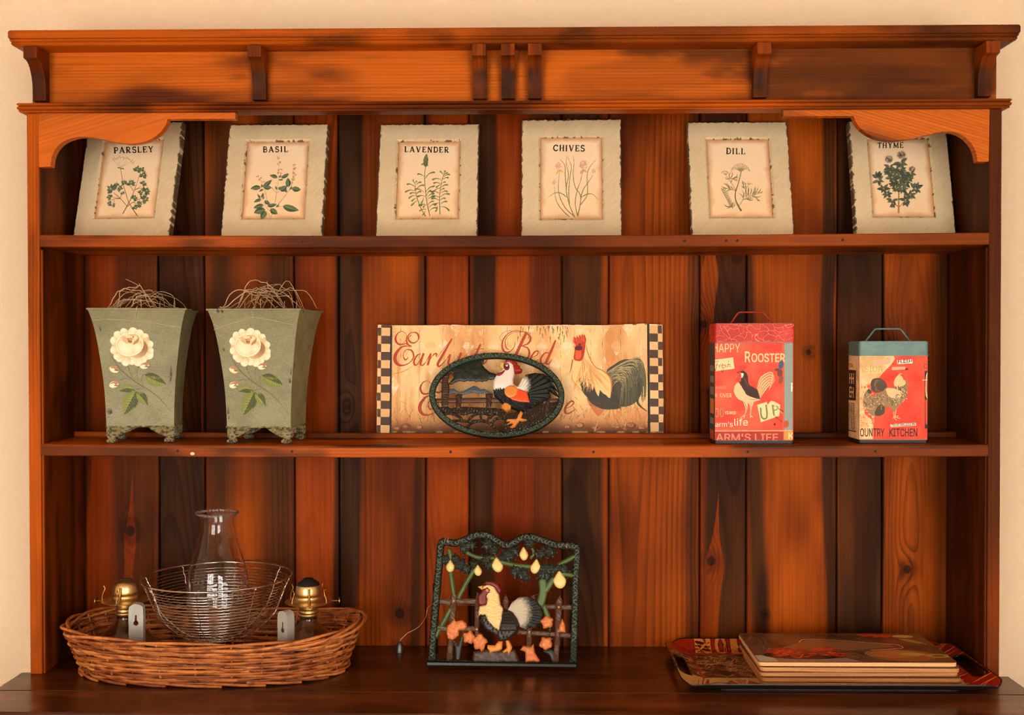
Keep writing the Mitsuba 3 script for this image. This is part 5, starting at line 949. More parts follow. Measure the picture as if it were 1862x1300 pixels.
S3([(1395, 330), (1440, 312), (1455, 280), (1432, 274), (1396, 318), (1386, 365), (1408, 382), (1460, 345)], [.8, 1.4, 2.4, 2.4, 3.4, 4, 2.6, .7]); S3([(1552, 290), (1512, 292), (1478, 345), (1486, 386), (1518, 372), (1560, 300)], [1.4, 2.6, 3.6, 3, 1.4, .9]); S3([(1612, 172), (1570, 275), (1528, 370), (1540, 390), (1580, 350)], [2.6, 4.6, 4.6, 2.4, .7])
S3([(1690, 795), (1742, 772), (1772, 738), (1748, 724), (1704, 768), (1692, 815), (1722, 836), (1792, 790)], [.8, 1.4, 2.4, 2.4, 3.4, 4, 2.6, .7])
S3([(165, 480), (260, 455), (340, 410)], [.8, 1, .6], RD2)
# the painted rooster
HK, HK2, BD, BD2 = lin(246, 206, 136), lin(214, 128, 60), lin(62, 58, 44), lin(104, 100, 72)
for x0, y0, x1, y1 in ((270, 1000, 195, 1125), (355, 1040, 300, 1262)): A.line(z2([(x0, y0), ((x0 + x1) / 2 + 12, (y0 + y1) / 2), (x1, y1)]), [3.4, 2.0, 2.0], lin(222, 158, 92))
for a_, b_ in (((300, 1255), (345, 1230)), ((300, 1255), (370, 1215)), ((195, 1125), (130, 1135)), ((195, 1125), (235, 1140))): A.line(z2([a_, b_]), [1.6, .8], lin(206, 140, 80))
A.fill(z2([(215, 880), (300, 930), (420, 980), (400, 1040), (352, 1085), (300, 1040), (250, 960)]), lin(206, 122, 66), 3)
A.fill(z2([(175, 555), (128, 650), (150, 770), (220, 870), (270, 940), (380, 1000), (500, 1010), (600, 980), (560, 800), (500, 700), (400, 640), (260, 640)]), BD, 3)
for k in range(46): x, y = 200 + 340 * rr_.random(), 760 + 220 * rr_.random() ** .7; A.line(z2([(x, y), (x + 60, y + 18 + 12 * rr_.normal())]), [.4, 1.8, .4], mixc(BD, BD2, rr_.random()), up=k % 12 == 0)
A.fill(z2([(440, 590), (530, 500), (640, 440), (760, 450), (840, 540), (870, 660), (850, 780), (800, 900), (720, 960), (640, 980), (590, 960), (560, 800)]), lin(74, 72, 54), 3)
for k in range(44):
    q = k / 43; s = (430 + 110 * rr_.random(), 590 + 200 * rr_.random() * q); m = (620 + 200 * (1 - q) + rr_.normal() * 12, 440 + 280 * q + rr_.normal() * 14); e = (850 + 40 * rr_.random() - 280 * q ** 1.5, 860 + 120 * q + rr_.normal() * 30)
    A.line(z2([s, ((s[0] + m[0]) / 2, (s[1] + m[1]) / 2 - 34), m, ((m[0] + e[0]) / 2 + 34 * (1 - q), (m[1] + e[1]) / 2 - 10), e]), [.8, 2.2, 3.4, 2.8, .4], mixc(lin(50, 52, 40), lin(118, 112, 82), rr_.random()), up=True)
    A.line(z2([(s[0], s[1] - 6), ((s[0] + m[0]) / 2, (s[1] + m[1]) / 2 - 46), (m[0], m[1] - 14), ((m[0] + e[0]) / 2 + 38 * (1 - q), (m[1] + e[1]) / 2 - 20)]), [.3, 1.3, 1.3, .3], lin(176, 160, 112), up=False)
A.line(z2([(790, 900), (810, 960), (900, 1035)]), [4, 3.4, .8], BD)
A.fill(z2([(190, 235), (218, 330), (250, 430), (312, 530), (400, 572), (470, 640), (498, 730), (482, 880), (440, 850), (400, 825), (365, 790), (352, 865), (318, 800), (300, 740), (282, 800), (262, 700), (232, 660), (240, 770), (205, 700), (185, 620), (140, 640), (128, 680), (165, 785), (110, 740), (70, 690), (42, 600), (60, 500), (120, 420), (170, 330)]), HK, 2)
for k in range(60):
    q = rr_.random(); x0, y0 = 150 + 160 * q, 380 + 190 * q; e = (70 + 420 * rr_.random(), 640 + 190 * rr_.random()); A.line(z2([(x0, y0), ((x0 + e[0]) / 2 + 12 * rr_.normal(), (y0 + e[1]) / 2), e]), [.5, 1.7, .3], mixc(HK, HK2, rr_.random() ** 1.4), up=k % 12 == 0)
A.line(z2([(205, 245), (225, 340), (258, 430), (318, 528), (405, 572), (475, 640), (500, 730), (484, 870)]), [.6, 1.6, 1.6, 1.6, 2, 2.6, 2.6, .6], lin(214, 122, 54)); A.line(z2([(70, 560), (48, 640), (75, 700), (150, 780), (200, 850)]), [.5, 1.2, 1.4, 1.2, .5], lin(220, 150, 84))
for x, y, L in ((80, 225, -50), (110, 205, -40), (140, 195, -45), (168, 190, -45), (192, 195, -46)): A.leaf(z2([(x + 5, 265)])[0], z2([(x, y + L)])[0], 6, lin(200, 60, 36), lin(226, 96, 56))
A.ell(*z2([(145, 262)])[0], 9, 8, lin(206, 72, 42)); A.fill(z2([(90, 290), (190, 240), (200, 330), (165, 450), (75, 442), (85, 340)]), lin(188, 56, 34), 3); A.fill(z2([(100, 340), (155, 330), (150, 425), (95, 430)]), lin(226, 92, 52), 3); A.ell(*z2([(130, 310)])[0], 7, 4.5, lin(92, 34, 24)); A.ell(*z2([(140, 268)])[0], 2, 1.6, lin(60, 28, 18)); A.line(z2([(60, 440), (45, 540), (20, 610)]), [2.4, 2, .6], lin(190, 110, 60)); A.leaf(z2([(95, 280)])[0], z2([(62, 300)])[0], 4, lin(214, 160, 90))
me, col = A.mesh(); add(board + '__painting', place(me, *ob), 'mat_print', color=col, label='printed face reading Early to Bed, with checked borders and a rooster')
# ------------------------------------------------------------------ two lidded tins
def crackle(p, n, uv):
    d1, d2, k = voronoi(p.x * 75 + fbm(p.x * 60, p.z * 60, 1.0, 2) * 1.5, p.z * 90 + p.y * 75 + fbm(p.x * 60, p.z * 60, 9.0, 2) * 1.5)
    return mix((.80, .26, .13), mix((.46, .016, .007), (.60, .030, .012), noise(p.x * 40, p.z * 40, 2.0)), smoothstep(.02, .055, d2 - d1))
mat('mat_lid_red', proc(crackle), .4, .25)
mat('mat_lid_red_plain', (.33, .022, .014), .35, .5)
mat('mat_lid_teal', proc(lambda p, n, uv: mix((.055, .135, .12), (.115, .235, .20), fbm(p.x * 70, p.z * 160, p.y * 70, 3))), .38, .5)
mat('mat_tin_base', (.012, .011, .010), .4, .4)
def tin(label, x0, x1, y0, dep, h, lid_h, over, mats, front, left, hpts, psi):
    z0 = Z2 + float(max(sag(x0 - .002), sag(x1 + .002))) + .0004; cx, cy = (x0 + x1) / 2, y0 + dep / 2
    ex, ey = np.array([math.cos(psi), math.sin(psi), 0]), np.array([-math.sin(psi), math.cos(psi), 0]); F_ = (np.array([cx, cy, z0]), ex, ey, np.array([0, 0, 1.0])); w = (x1 - x0) / 2; d = dep / 2
    t = thing('tin', label, 'tin')
    rr = sg.box(-w + .004, -d + .004, w - .004, d - .004).buffer(.004, quad_segs=4)
    b = extrude(rr, h - .006); b.apply_translation([0, 0, .006]); add(t + '__body', place(b, *F_), mats[2], 40, label='printed tin body')
    bs = extrude(rr.buffer(.0008), .006); add(t + '__base', place(bs, *F_), 'mat_tin_base', 40)
    lo = rr.buffer(over); l1 = extrude(lo, lid_h); l1.apply_translation([0, 0, h]); fl = extrude(lo.buffer(.0016), .0022); fl.apply_translation([0, 0, h - .0002])
    lid = add(t + '__lid', place(l1, *F_), mats[0], 40); add(lid + '__flange', place(fl, *F_), mats[1], 40)
    top = extrude(lo.buffer(-.002), .0012); top.apply_translation([0, 0, h + lid_h]); add(lid + '__top_seam', place(top, *F_), mats[1], 40)
    p = [(u, 0, h + lid_h + v) for u, v in hpts]; pts = [p[0]]
    for a_, b_, c_ in zip(p[:-2], p[1:-1], p[2:]):
        a_, b_, c_ = map(np.array, (a_, b_, c_)); u1, u2 = (a_ - b_) / np.linalg.norm(a_ - b_), (c_ - b_) / np.linalg.norm(c_ - b_)
        for s in np.linspace(0, 1, 5): pts.append(b_ + .004 * ((1 - s) ** 2 * u1 + s ** 2 * u2))
    pts.append(p[-1]); add(lid + '__handle', place(tube(pts, .0016, 8), *F_), mats[1], 40, label='bent wire handle')
    me, col = front; q = np.asarray(me.vertices); me.vertices = np.stack([q[:, 0], -d - .0002 - q[:, 2], q[:, 1]], 1); add(t + '__front_print', place(me, *F_), 'mat_print', color=col, label='printed front')
    me, col = left; q = np.asarray(me.vertices); me.vertices = np.stack([-w - .0002 - q[:, 2], -q[:, 0], q[:, 1]], 1); add(t + '__side_print', place(me, *F_), 'mat_print', color=col, label='printed side')
mat('mat_tin_red', (.60, .07, .035), .4, .4); mat('mat_tin_cream', (.55, .36, .2), .4, .4)
w1, h1_ = .1455, .186
a = Art([(76, 345), (812, 345), (812, 1255), (78, 1255)], (-w1 / 2, w1 / 2, 0, h1_)); a.clip = sg.box(-w1 / 2 + .0006, .0065, w1 / 2 - .0025, h1_ - .0004)
R1, R2, BE, OLV, DK = lin(232, 84, 54), lin(218, 60, 38), lin(244, 206, 148), lin(132, 128, 82), lin(52, 30, 24)
def red_(q): n = meshkit.fbm(np.c_[q * 45, q[:, 0] * 0], 4, 3); return mixc(np.array(lin(240, 96, 66))[None], np.array(R2)[None], np.clip((n - .3) * 2, 0, 1)[:, None])
a.rect = (-w1 / 2 + .0006, w1 / 2 - .0025, .0065, h1_ - .0004); a.paper(red_, 30, 40)
a.fill([(718, 340), (815, 340), (815, 1138), (722, 1138)], lin(142, 158, 150)); r = np.random.default_rng(4)
for k in range(40): a.ell(722 + 90 * r.random(), 350 + 780 * r.random(), 7 * r.random() + 2, 5, mixc(lin(120, 140, 136), lin(176, 182, 168), r.random()), r.random() * 3, up=False, n=7)
a.fill([(700, 345), (722, 345), (724, 1240), (708, 1240)], lin(206, 96, 66)); a.fill([(70, 1148), (712, 1146), (712, 1250), (70, 1250)], lin(176, 48, 38)); a.line([(70, 1141), (812, 1138)], 6, BE); a.fill([(720, 1144), (815, 1144), (815, 1250), (720, 1250)], lin(232, 150, 66))
a.text('HAPPY', 52, 430, 76, BE, .74); a.text('R', 348, 518, 92, BE, .70, bold=True); a.text('OOSTER', 412, 518, 74, BE, .76, bold=True)
a.fill([(72, 500), (245, 476), (260, 580), (84, 602)], lin(250, 214, 160)); 
for l in ([(118, 508), (84, 516), (70, 522)], [(100, 512), (92, 560), (84, 592), (72, 580)], [(86, 548), (112, 542)], [(118, 545), (116, 572), (120, 552), (134, 540)], [(140, 560), (156, 545), (146, 540), (140, 570), (160, 566)], [(182, 540), (166, 548), (182, 562), (164, 572)], [(204, 505), (196, 565), (202, 545), (216, 540), (214, 562), (228, 556)], [(160, 566), (140, 600), (150, 608), (166, 575)]): a.line(l, [3, 5, 3], DK)
a.text('GUARANTEED', 20, 760, 22, lin(240, 160, 120), .80); a.text('R  OVER', 74, 838, 36, lin(244, 180, 130), .84, bold=True); a.text('00', 72, 1015, 80, lin(160, 146, 96), .66); a.text('YEARS!', 168, 990, 26, BE, .84, bold=True); a.text("farm's", 58, 1103, 46, lin(250, 226, 190), 1.0); a.text('life', 252, 1092, 62, lin(250, 226, 190), 1.1); a.text("FARM'S LIFE", 26, 1230, 64, lin(240, 132, 96), 1.18, bold=True); a.text('F', 776, 785, 76, lin(236, 226, 206), .9, bold=True); a.text('K', 754, 1214, 60, lin(250, 226, 160), 1.0, bold=True)
a.fill([(470, 905), (560, 878), (565, 905), (600, 868), (640, 880), (684, 905), (676, 1005), (505, 1062)], lin(246, 216, 158)); a.line([(502, 930), (510, 1010), (540, 1032), (562, 1005), (552, 902)], [15, 15, 15], OLV); a.line([(612, 905), (628, 1005)], 15, OLV); a.line([(612, 910), (660, 925), (650, 950), (622, 955)], 10, OLV)
a.line([(640, 1010), (700, 1060)], [8, 20, 6], lin(126, 40, 30)); a.line([(650, 930), (715, 968)], [6, 16, 10], lin(150, 44, 34)); a.line([(620, 900), (706, 985)], [4, 8, 4], lin(246, 216, 158))
for x, y, rx, ry, c in ((690, 545, 22, 42, lin(70, 84, 122)), (680, 620, 26, 34, lin(122, 62, 48)), (690, 680, 20, 40, lin(150, 70, 52)), (655, 590, 22, 14, lin(110, 60, 46)), (740, 1080, 26, 34, lin(190, 88, 56)), (632, 1080, 8, 12, DK)): a.ell(x, y, rx, ry, c, .2)
# rooster of the red tin
WB, BK = lin(244, 196, 142), lin(62, 34, 28)
a.fill([(300, 700), (265, 730), (255, 790), (290, 850), (330, 870), (380, 890), (470, 870), (500, 850), (440, 800), (380, 790), (330, 700)], WB, 4); a.fill([(300, 690), (322, 600), (350, 602), (380, 640), (392, 720), (440, 750), (480, 780), (500, 850), (470, 850), (380, 820), (350, 780), (318, 730)], BK, 4); a.fill([(318, 620), (345, 625), (332, 660), (318, 655)], lin(244, 226, 200), 3)
for k in range(6): a.line([(345 + 6 * k, 640 + 14 * k), (350 + 8 * k, 690 + 12 * k)], [3, 9, 3], lin(112, 66, 48))
for k in range(11): q = k / 10; a.line([(470 + 26 * q, 760 + 84 * q), (505 + 40 * q, 660 + 110 * q), (600 - 10 * q, 612 + 110 * q), (632 - 50 * q, 690 + 80 * q)], [5, 11, 8, 2], mixc(WB, lin(196, 128, 84), .9 * (k % 2)))
a.fill([(270, 688), (292, 650), (312, 620), (322, 640), (318, 690), (296, 700)], lin(214, 60, 46), 3); a.line([(276, 612), (300, 618)], [4, 10], BK); a.line([(296, 606), (340, 598)], [10, 6], lin(150, 40, 34))
for k in range(9): a.leaf((318 + k * 4, 592), (284 + 12 * k, 556 - 16 * math.sin(k / 8 * PI)), 9, lin(214, 60, 50))
a.fill([(335, 860), (380, 880), (382, 930), (360, 1000), (352, 1000), (362, 940)], WB, 3); a.fill([(392, 880), (440, 875), (420, 930), (415, 1005), (404, 1005), (405, 930)], WB, 3)
for l in ([(356, 995), (312, 1024)], [(356, 995), (345, 1028)], [(410, 1000), (405, 1024)], [(410, 1000), (432, 1022)]): a.line(l, 6, WB)
for l in ([(350, 880), (372, 940), (358, 1000)], [(415, 880), (412, 1000)], [(390, 850), (440, 858), (490, 846)]): a.line(l, 4, lin(150, 88, 60))
fr1 = a.mesh()
a = Art([(0, 0), (100, 0), (100, 200), (0, 200)], (-.031, .031, 0, h1_)); a.clip = sg.box(-.0285, .0065, .0285, h1_ - .0004); a.fill([(0, 0), (100, 0), (100, 200), (0, 200)], lin(62, 66, 58))
for y, h, c in ((45, 12, lin(120, 110, 88)), (66, 14, lin(130, 116, 90)), (88, 16, lin(120, 112, 92)), (112, 30, lin(196, 116, 60)), (150, 12, lin(130, 122, 100)), (174, 24, lin(182, 70, 50))): a.fill([(20, y), (85, y), (85, y + h), (20, y + h)], c)
tin('tall red HAPPY ROOSTER tin with a crackled red lid', .3752, .5207, .032, .062, h1_, .0345, .0006, ('mat_lid_red', 'mat_lid_red_plain', 'mat_tin_red'), fr1, a.mesh(), [(-.039, 0), (-.0235, .0225), (.0225, .0225), (.0415, 0)], 0.0)
w2, h2_ = .1262, .1605
a = Art([(185, 345), (910, 345), (910, 1255), (190, 1255)], (-w2 / 2, w2 / 2, 0, h2_)); a.clip = sg.box(-w2 / 2 + .001, .0065, w2 / 2 - .0015, h2_ - .0004); a.rect = (-w2 / 2 + .001, w2 / 2 - .0015, .0065, h2_ - .0004)
def red2(q): n = meshkit.fbm(np.c_[q * 50, q[:, 0] * 0], 4, 9); return mixc(np.array(lin(240, 84, 52))[None], np.array(lin(222, 52, 36))[None], np.clip((n - .3) * 2, 0, 1)[:, None])
a.paper(red2, 30, 40); r = np.random.default_rng(14)
cream = lambda q: mixc(np.array(lin(244, 208, 150))[None], np.array(lin(222, 160, 100))[None], np.clip((meshkit.fbm(np.c_[q * 90, q[:, 0] * 0], 3, 2) - .35) * 2.2, 0, 1)[:, None])
a.fill([(180, 340), (545, 340), (560, 380), (520, 440), (440, 520), (380, 590), (320, 640), (300, 700), (250, 760), (230, 850), (250, 960), (320, 1010), (338, 1080), (335, 1215), (180, 1215)], lin(240, 204, 148), grad=(cream, .006)); a.fill([(320, 400), (520, 365), (500, 430), (340, 460)], lin(214, 178, 138))
for k in range(90): x = 195 + 150 * r.random() ** 1.5; y = 640 + 440 * r.random(); a.ell(x, y, 3 + 12 * r.random(), 3 + 10 * r.random(), mixc(lin(236, 96, 60), lin(250, 216, 160), r.random()), r.random() * 3, up=k % 30 == 0, n=7)
a.text('NE', 215, 428, 68, lin(196, 178, 104), .95, bold=True); a.text('ISION', 205, 515, 62, lin(196, 178, 104), .9, bold=True); a.fill([(582, 392), (742, 380), (748, 424), (588, 434)], lin(240, 230, 206)); a.text('FLESH', 590, 426, 34, DK, 1.05, rot=-.07, bold=True); a.fill([(528, 466), (668, 460), (670, 488), (530, 496)], lin(248, 186, 150)); a.text('DELICIOUS', 536, 486, 16, lin(226, 96, 66), .95, rot=-.03)
a.fill([(515, 1060), (780, 1044), (786, 1074), (518, 1090)], lin(238, 226, 200)); a.text('TRUE RELIGION', 524, 1085, 24, DK, .98, rot=-.06, bold=True); a.text('COUNTRY', 152, 1186, 80, lin(74, 26, 20), .555, bold=True); a.text('KITCHEN', 500, 1186, 80, lin(74, 26, 20), .60, bold=True); a.text('CO', 862, 478, 46, DK, .8)
a.fill([(872, 505), (915, 505), (915, 1105), (876, 1105)], DK); a.fill([(890, 540), (915, 520), (915, 790), (885, 760), (882, 640)], lin(240, 200, 150), 3); a.fill([(895, 580), (915, 560), (915, 760), (892, 720)], lin(230, 80, 50), 3); a.fill([(880, 805), (915, 805), (915, 1060), (884, 1060)], lin(226, 76, 48)); a.line([(848, 602), (905, 596)], 8, lin(248, 220, 190)); a.line([(185, 1045), (335, 1050)], 3, lin(176, 110, 60))
for k in range(26): x, y = 190 + 700 * r.random(), 360 + 800 * r.random(); a.ell(x, y, 2 + 4 * r.random(), 2 + 3 * r.random(), mixc(lin(150, 30, 24), lin(250, 200, 160), float(r.random() > .8)), 0, up=False, n=7)
SP, SPD, SPL = lin(150, 122, 84), lin(84, 66, 46), lin(226, 194, 138)
a.fill([(315, 700), (305, 640), (330, 590), (390, 578), (440, 600), (475, 650), (470, 700), (420, 720), (360, 730)], SPD, 4)
for k in range(7): a.line([(400 - 10 * k, 720), (345 + 6 * k, 660 - 6 * k), (360 + 12 * k, 600 + 4 * k), (430 + 6 * k, 615 + 9 * k)], [3, 12, 9, 3], mixc(SPD, SP, k % 2 * .8))
a.fill([(470, 680), (540, 690), (560, 640), (560, 590), (590, 550), (640, 545), (668, 590), (692, 650), (690, 750), (640, 830), (580, 900), (555, 935), (520, 890), (450, 860), (420, 760)], SP, 4); a.fill([(555, 660), (556, 600), (590, 552), (632, 548), (660, 590), (672, 640), (620, 670)], SPL, 4); a.fill([(470, 690), (560, 690), (640, 730), (600, 790), (500, 770)], SPL, 4)
a.fill([(232, 790), (250, 730), (290, 700), (320, 770), (400, 730), (450, 730), (470, 780), (455, 930), (420, 970), (350, 980), (290, 940), (230, 850)], SP, 4); a.fill([(300, 700), (285, 690), (270, 720), (300, 745), (318, 720)], SPD, 3); a.ell(292, 668, 22, 20, lin(230, 96, 60)); a.fill([(440, 850), (455, 940), (390, 975), (350, 950), (380, 880)], SPD, 4)
for k in range(240):
    c_ = (mixc(SPD, lin(48, 36, 26), r.random()) if k % 2 else SPL); q = r.random(); 
    x, y = ((560 + 130 * r.random(), 660 + 190 * r.random()) if k % 3 else (440 + 160 * r.random(), 760 + 110 * r.random())) if k % 5 < 3 else (240 + 210 * r.random(), 750 + 160 * r.random())
    if k % 5 < 3 and y > 900 - .9 * abs(x - 570): continue
    a.ell(x, y, 8, 4, c_, .9 if x > 430 else .5, up=k % 60 == 0, n=6)
a.fill([(612, 545), (622, 530), (640, 532), (660, 548), (668, 590), (652, 600), (640, 570)], lin(226, 74, 52), 3); a.ell(682, 486, 18, 10, lin(120, 30, 24)); a.line([(594, 560), (610, 538), (640, 534)], [2, 9, 3], SPL)
for l in ([(548, 930), (556, 990), (580, 1020)], [(556, 985), (620, 1000)], [(556, 985), (540, 1000)], [(556, 980), (600, 975)], [(575, 905), (560, 990)]): a.line(l, 9, lin(240, 172, 116))
for l in ([(330, 975), (335, 1040)], [(345, 975), (342, 1050)]): a.line(l, 6, lin(236, 170, 110))
fr2 = a.mesh()
a = Art([(0, 0), (100, 0), (100, 200), (0, 200)], (-.034, .034, 0, h2_)); a.clip = sg.box(-.0315, .0065, .0315, h2_ - .0004); a.fill([(0, 0), (100, 0), (100, 200), (0, 200)], lin(206, 158, 104), grad=(cream, .006)); a.fill([(0, 34), (72, 34), (72, 104), (0, 106)], lin(58, 44, 34)); a.text('HH', 6, 66, 24, lin(226, 190, 136), 1.0, bold=True); a.text('EH', 8, 98, 24, lin(226, 190, 136), 1.0, bold=True); a.text('mma', 0, 28, 13, DK, 1.1)
for k in range(6): a.line([(4 + 11 * k, 110), (5 + 11 * k, 174)], 5, lin(66, 50, 40))
a.line([(0, 107), (75, 107)], 3, lin(230, 190, 140)); a.line([(0, 177), (75, 176)], 3, lin(110, 40, 30))
tin('shorter red COUNTRY KITCHEN tin with a teal lid and speckled hens', .6398, .766, .032, .068, h2_, .0255, .0006, ('mat_lid_teal', 'mat_lid_teal', 'mat_tin_cream'), fr2, a.mesh(), [(-.042, 0), (-.0235, .0242), (.0235, .0242), (.042, 0)], 0.0)
# ------------------------------------------------------------------ wicker basket
BCX, BCY = -.5555, .048
WK = [mat('mat_wicker_' + k, proc(lambda p, n, uv, c=c: mix(c, (c[0] * .55, c[1] * .45, c[2] * .4), smoothstep(.35, .75, fbm(p.x * 70, p.y * 70, p.z * 70, 3)))), .5, .35) for k, c in (('light', (.58, .20, .045)), ('mid', (.44, .130, .027)), ('dark', (.24, .062, .015)))]
bk = thing('wicker_basket', 'low oval brown wicker basket holding a wire bowl and two oil lamps', 'basket')
rb = np.random.default_rng(21)
def oval(th, k=0.0, z=0.0):
    """Point of the basket's wall at angle th and height share k."""
    a, b = .243 + .029 * k, .120 + .017 * k; c, s = np.cos(th), np.sin(th)
    return np.stack([BCX + a * np.sign(c) * np.abs(c) ** .86, BCY + b * np.sign(s) * np.abs(s) ** .86, ZC + z + 0 * th], -1)
def outn(th): v = oval(th + .01) - oval(th - .01); n = np.stack([v[..., 1], -v[..., 0], 0 * v[..., 0]], -1); return n / np.linalg.norm(n, axis=-1, keepdims=True)
NS, RH = 30, .078
lift = lambda th: .0065 * np.cos(2 * th) + .003 * np.sin(th * 3 + 1)
def rod(part, th, k, z, off, r, m): add(bk + '__' + part, tube(oval(th, k, z) + outn(th) * off[:, None], r, 6), WK[m], True)
def bm(): return int(rb.choice([0, 1, 1, 1, 2]))
base = [oval(np.linspace(0, 2 * PI, 48, endpoint=False), 0)[:, :2]]
bp = extrude(sg.Polygon(base[0]).buffer(-.004), .005); bp.apply_translation([0, 0, ZC + .0025]); add(bk + '__base', bp, WK[2])
for i in range(NS):
    th = 2 * PI * (i + .5) / NS; k = np.linspace(0, 1, 8)
    P_ = np.array([oval(np.array(th + .02 * q * math.sin(i)), q, .004 + q * (RH + lift(th)))for q in k]); add(bk + '__stake', tube(P_, .0024, 6), WK[bm()], True)
ROWS = 12
for j in range(ROWS):
    k = (j + .5) / ROWS; th0 = rb.random() * 6.28; nr = 6
    for i in range(nr):
        n = 34; th = th0 + np.linspace(2 * PI * (i - .04) / nr, 2 * PI * (i + 1.06) / nr, n); ph = th * NS / 2 + PI * j + PI / 2 * 0
        drift = rb.normal() * .0016 * np.linspace(-1, 1, n) + rb.normal() * .0006
        rod('weaver', th, k, .006 + k * (RH - .008 + lift(th)) + drift, .0036 * np.sin(ph) * (1 + .1 * rb.normal()) + .0008, rb.uniform(.0023, .0031), bm())
    for i in range(6):      # second rods packed in the row, in the opposite phase
        a = rb.random() * 6.28; n = 26; th = a + np.linspace(0, rb.uniform(.8, 1.5), n)
        rod('weaver', th, k, .0092 + k * (RH - .008 + lift(th)) + rb.normal() * .0012 * np.linspace(-1, 1, n), -.0036 * np.sin(th * NS / 2 + PI * j) + .0012, rb.uniform(.0020, .0028), bm())
for i in range(40):         # plaited rim
    a = 2 * PI * i / 40 + rb.normal() * .04; n = 30; th = a + np.linspace(0, rb.uniform(1.0, 1.4), n); w = th * 4.4 + i * 2.1
    add(bk + '__rim_rod', tube(oval(th, 1.03, 0) + np.stack([0 * th, 0 * th, RH + .003 + lift(th) + .0056 * np.sin(w)], 1) + outn(th) * (.0062 * np.cos(w) + .002)[:, None], rb.uniform(.0024, .0030), 6), WK[int(rb.choice([0, 0, 1]))], True)
for i in range(20):         # border of short rods round the foot
    a = 2 * PI * i / 20; n = 10; th = a + np.linspace(0, .46, n); q = np.linspace(0, 1, n)
    add(bk + '__foot_rod', tube(oval(th, 0, .0052) + np.stack([0 * th, 0 * th, .0022 * np.cos(q * PI)], 1) + outn(th) * (.0022 + .0045 * np.sin(q * PI * .55))[:, None], .0028, 6), WK[bm()], True)
# ------------------------------------------------------------------ glass and metal in the basket
scene['mat_glass'] = {'type': 'dielectric', 'int_ior': 1.5, 'ext_ior': 1.0}
scene['mat_glass_smoky'] = {'type': 'dielectric', 'int_ior': 1.5, 'ext_ior': 1.0, 'specular_transmittance': {'type': 'rgb', 'value': [.90, .86, .78]}}
mat('mat_brass', (.90, .64, .27), .36, .5, 1.0); mat('mat_brass_dull', (.62, .38, .12), .34, .5, 1.0); mat('mat_soot', (.012, .010, .008), .6, .3)
mat('mat_chrome', (.82, .78, .70), .16, .5, 1.0); mat('mat_zinc', proc(lambda p, n, uv: mix((.30, .30, .25), (.40, .39, .33), fbm(p.x * 160, p.y * 160, p.z * 60, 3))), .42, .5)
FZ = ZC + .0080
def at(x, y, z=0): return ([x, y, z], [1, 0, 0], [0, 1, 0], [0, 0, 1])
def lamp(x, y, rot, label, sooty):
    t = thing('oil_lamp', label, 'oil lamp', 'oil lamps in the wicker basket'); F_ = ([x, y, FZ], [math.cos(rot), math.sin(rot), 0], [-math.sin(rot), math.cos(rot), 0], [0, 0, 1])
    o = [(0, .0005), (.058, .0005), (.0620, .004), (.0632, .012), (.0628, .024), (.0605, .034), (.054, .043), (.044, .053), (.034, .062), (.0245, .071), (.0180, .077), (.0162, .083), (.0162, .088)]
    i_ = [(.0140, .088), (.0142, .083), (.0158, .0765), (.0222, .069), (.032, .0595), (.042, .0505), (.052, .041), (.058, .033), (.0600, .024), (.0602, .012), (.057, .006), (0, .006)]
    add(t + '__glass_font', place(lathe(o + i_, 56), *F_), 'mat_glass_smoky', True, label='clear glass oil reservoir')
    add(t + '__collar', place(lathe([(0, .0885), (.0172, .0885), (.0182, .091), (.0168, .0935), (.0180, .096), (.0180, .098), (.0164, .1005), (.0176, .103), (.0176, .1045), (.0150, .1065), (.0150, .1100), (0, .1100)], 40), *F_), 'mat_brass', 45, label='brass screw collar')
    b = add(t + '__burner', place(lathe([(0, .1085), (.020, .1085), (.034, .1112), (.0435, .1150), (.0438, .1162), (.036, .1165), (.030, .1190), (.026, .1225), (.0255, .125), (.0262, .1265), (.0245, .1280), (0, .1280)], 48), *F_), 'mat_brass', 45, label='brass burner with a flared gallery')
    add(b + '__dome', place(lathe([(0, .1275), (.0238, .1275), (.0240, .1330), (.0236, .1400), (.0222, .1455), (.0185, .1505), (.0120, .1540), (.0060, .1552), (0, .1552)], 40), *F_), 'mat_brass', True, label='rounded brass dome')
    if sooty: add(b + '__wick_slot', place(lathe([(.0215, .1466), (.0190, .1511), (.0125, .1550), (.0085, .1590), (.0, .1592)], 24), *F_), 'mat_soot', True, label='soot-black top')
    else: add(b + '__wick_slot', place(box(-.011, .011, -.0022, .0022, .153, .1568, .0006), *F_), 'mat_soot')
    for k in range(4):
        a = PI / 4 + k * PI / 2 if sooty else k * PI / 2; c, s = math.cos(a), math.sin(a)
        pr = spline([(.0405, .1130), (.0445, .1185), (.0420, .1290), (.0385, .1370), (.0415, .1430)], 14)
        add(b + '__prong', place(tube([(c * r, s * r, z) for r, z in pr], .0009, 6), *F_), 'mat_brass_dull', True)
    add(b + '__strap', place(tube([(0, -.0405, .1130), (0, -.030, .122), (0, -.0265, .134), (0, -.0235, .143)], .0024, 6), *F_), 'mat_brass_dull', True)
    s = -1 if not sooty else 1
    w = add(b + '__wick_wheel', place(cat(tube([(s * .018, 0, .1145), (s * .0565, 0, .1138)], .0009, 6), place(lathe([(0, 0), (.0066, 0), (.0066, .0014), (0, .0014)], 20), [s * .0565, 0, .1138], [0, 1, 0], [0, 0, 1], [1, 0, 0])), *F_), 'mat_brass_dull', 40)
lamp(-.7295, .058, 0, 'oil lamp at the left end of the basket, with a shiny brass dome', False)
lamp(-.3815, .052, .25, 'oil lamp at the right end of the basket, with a soot-black top', True)
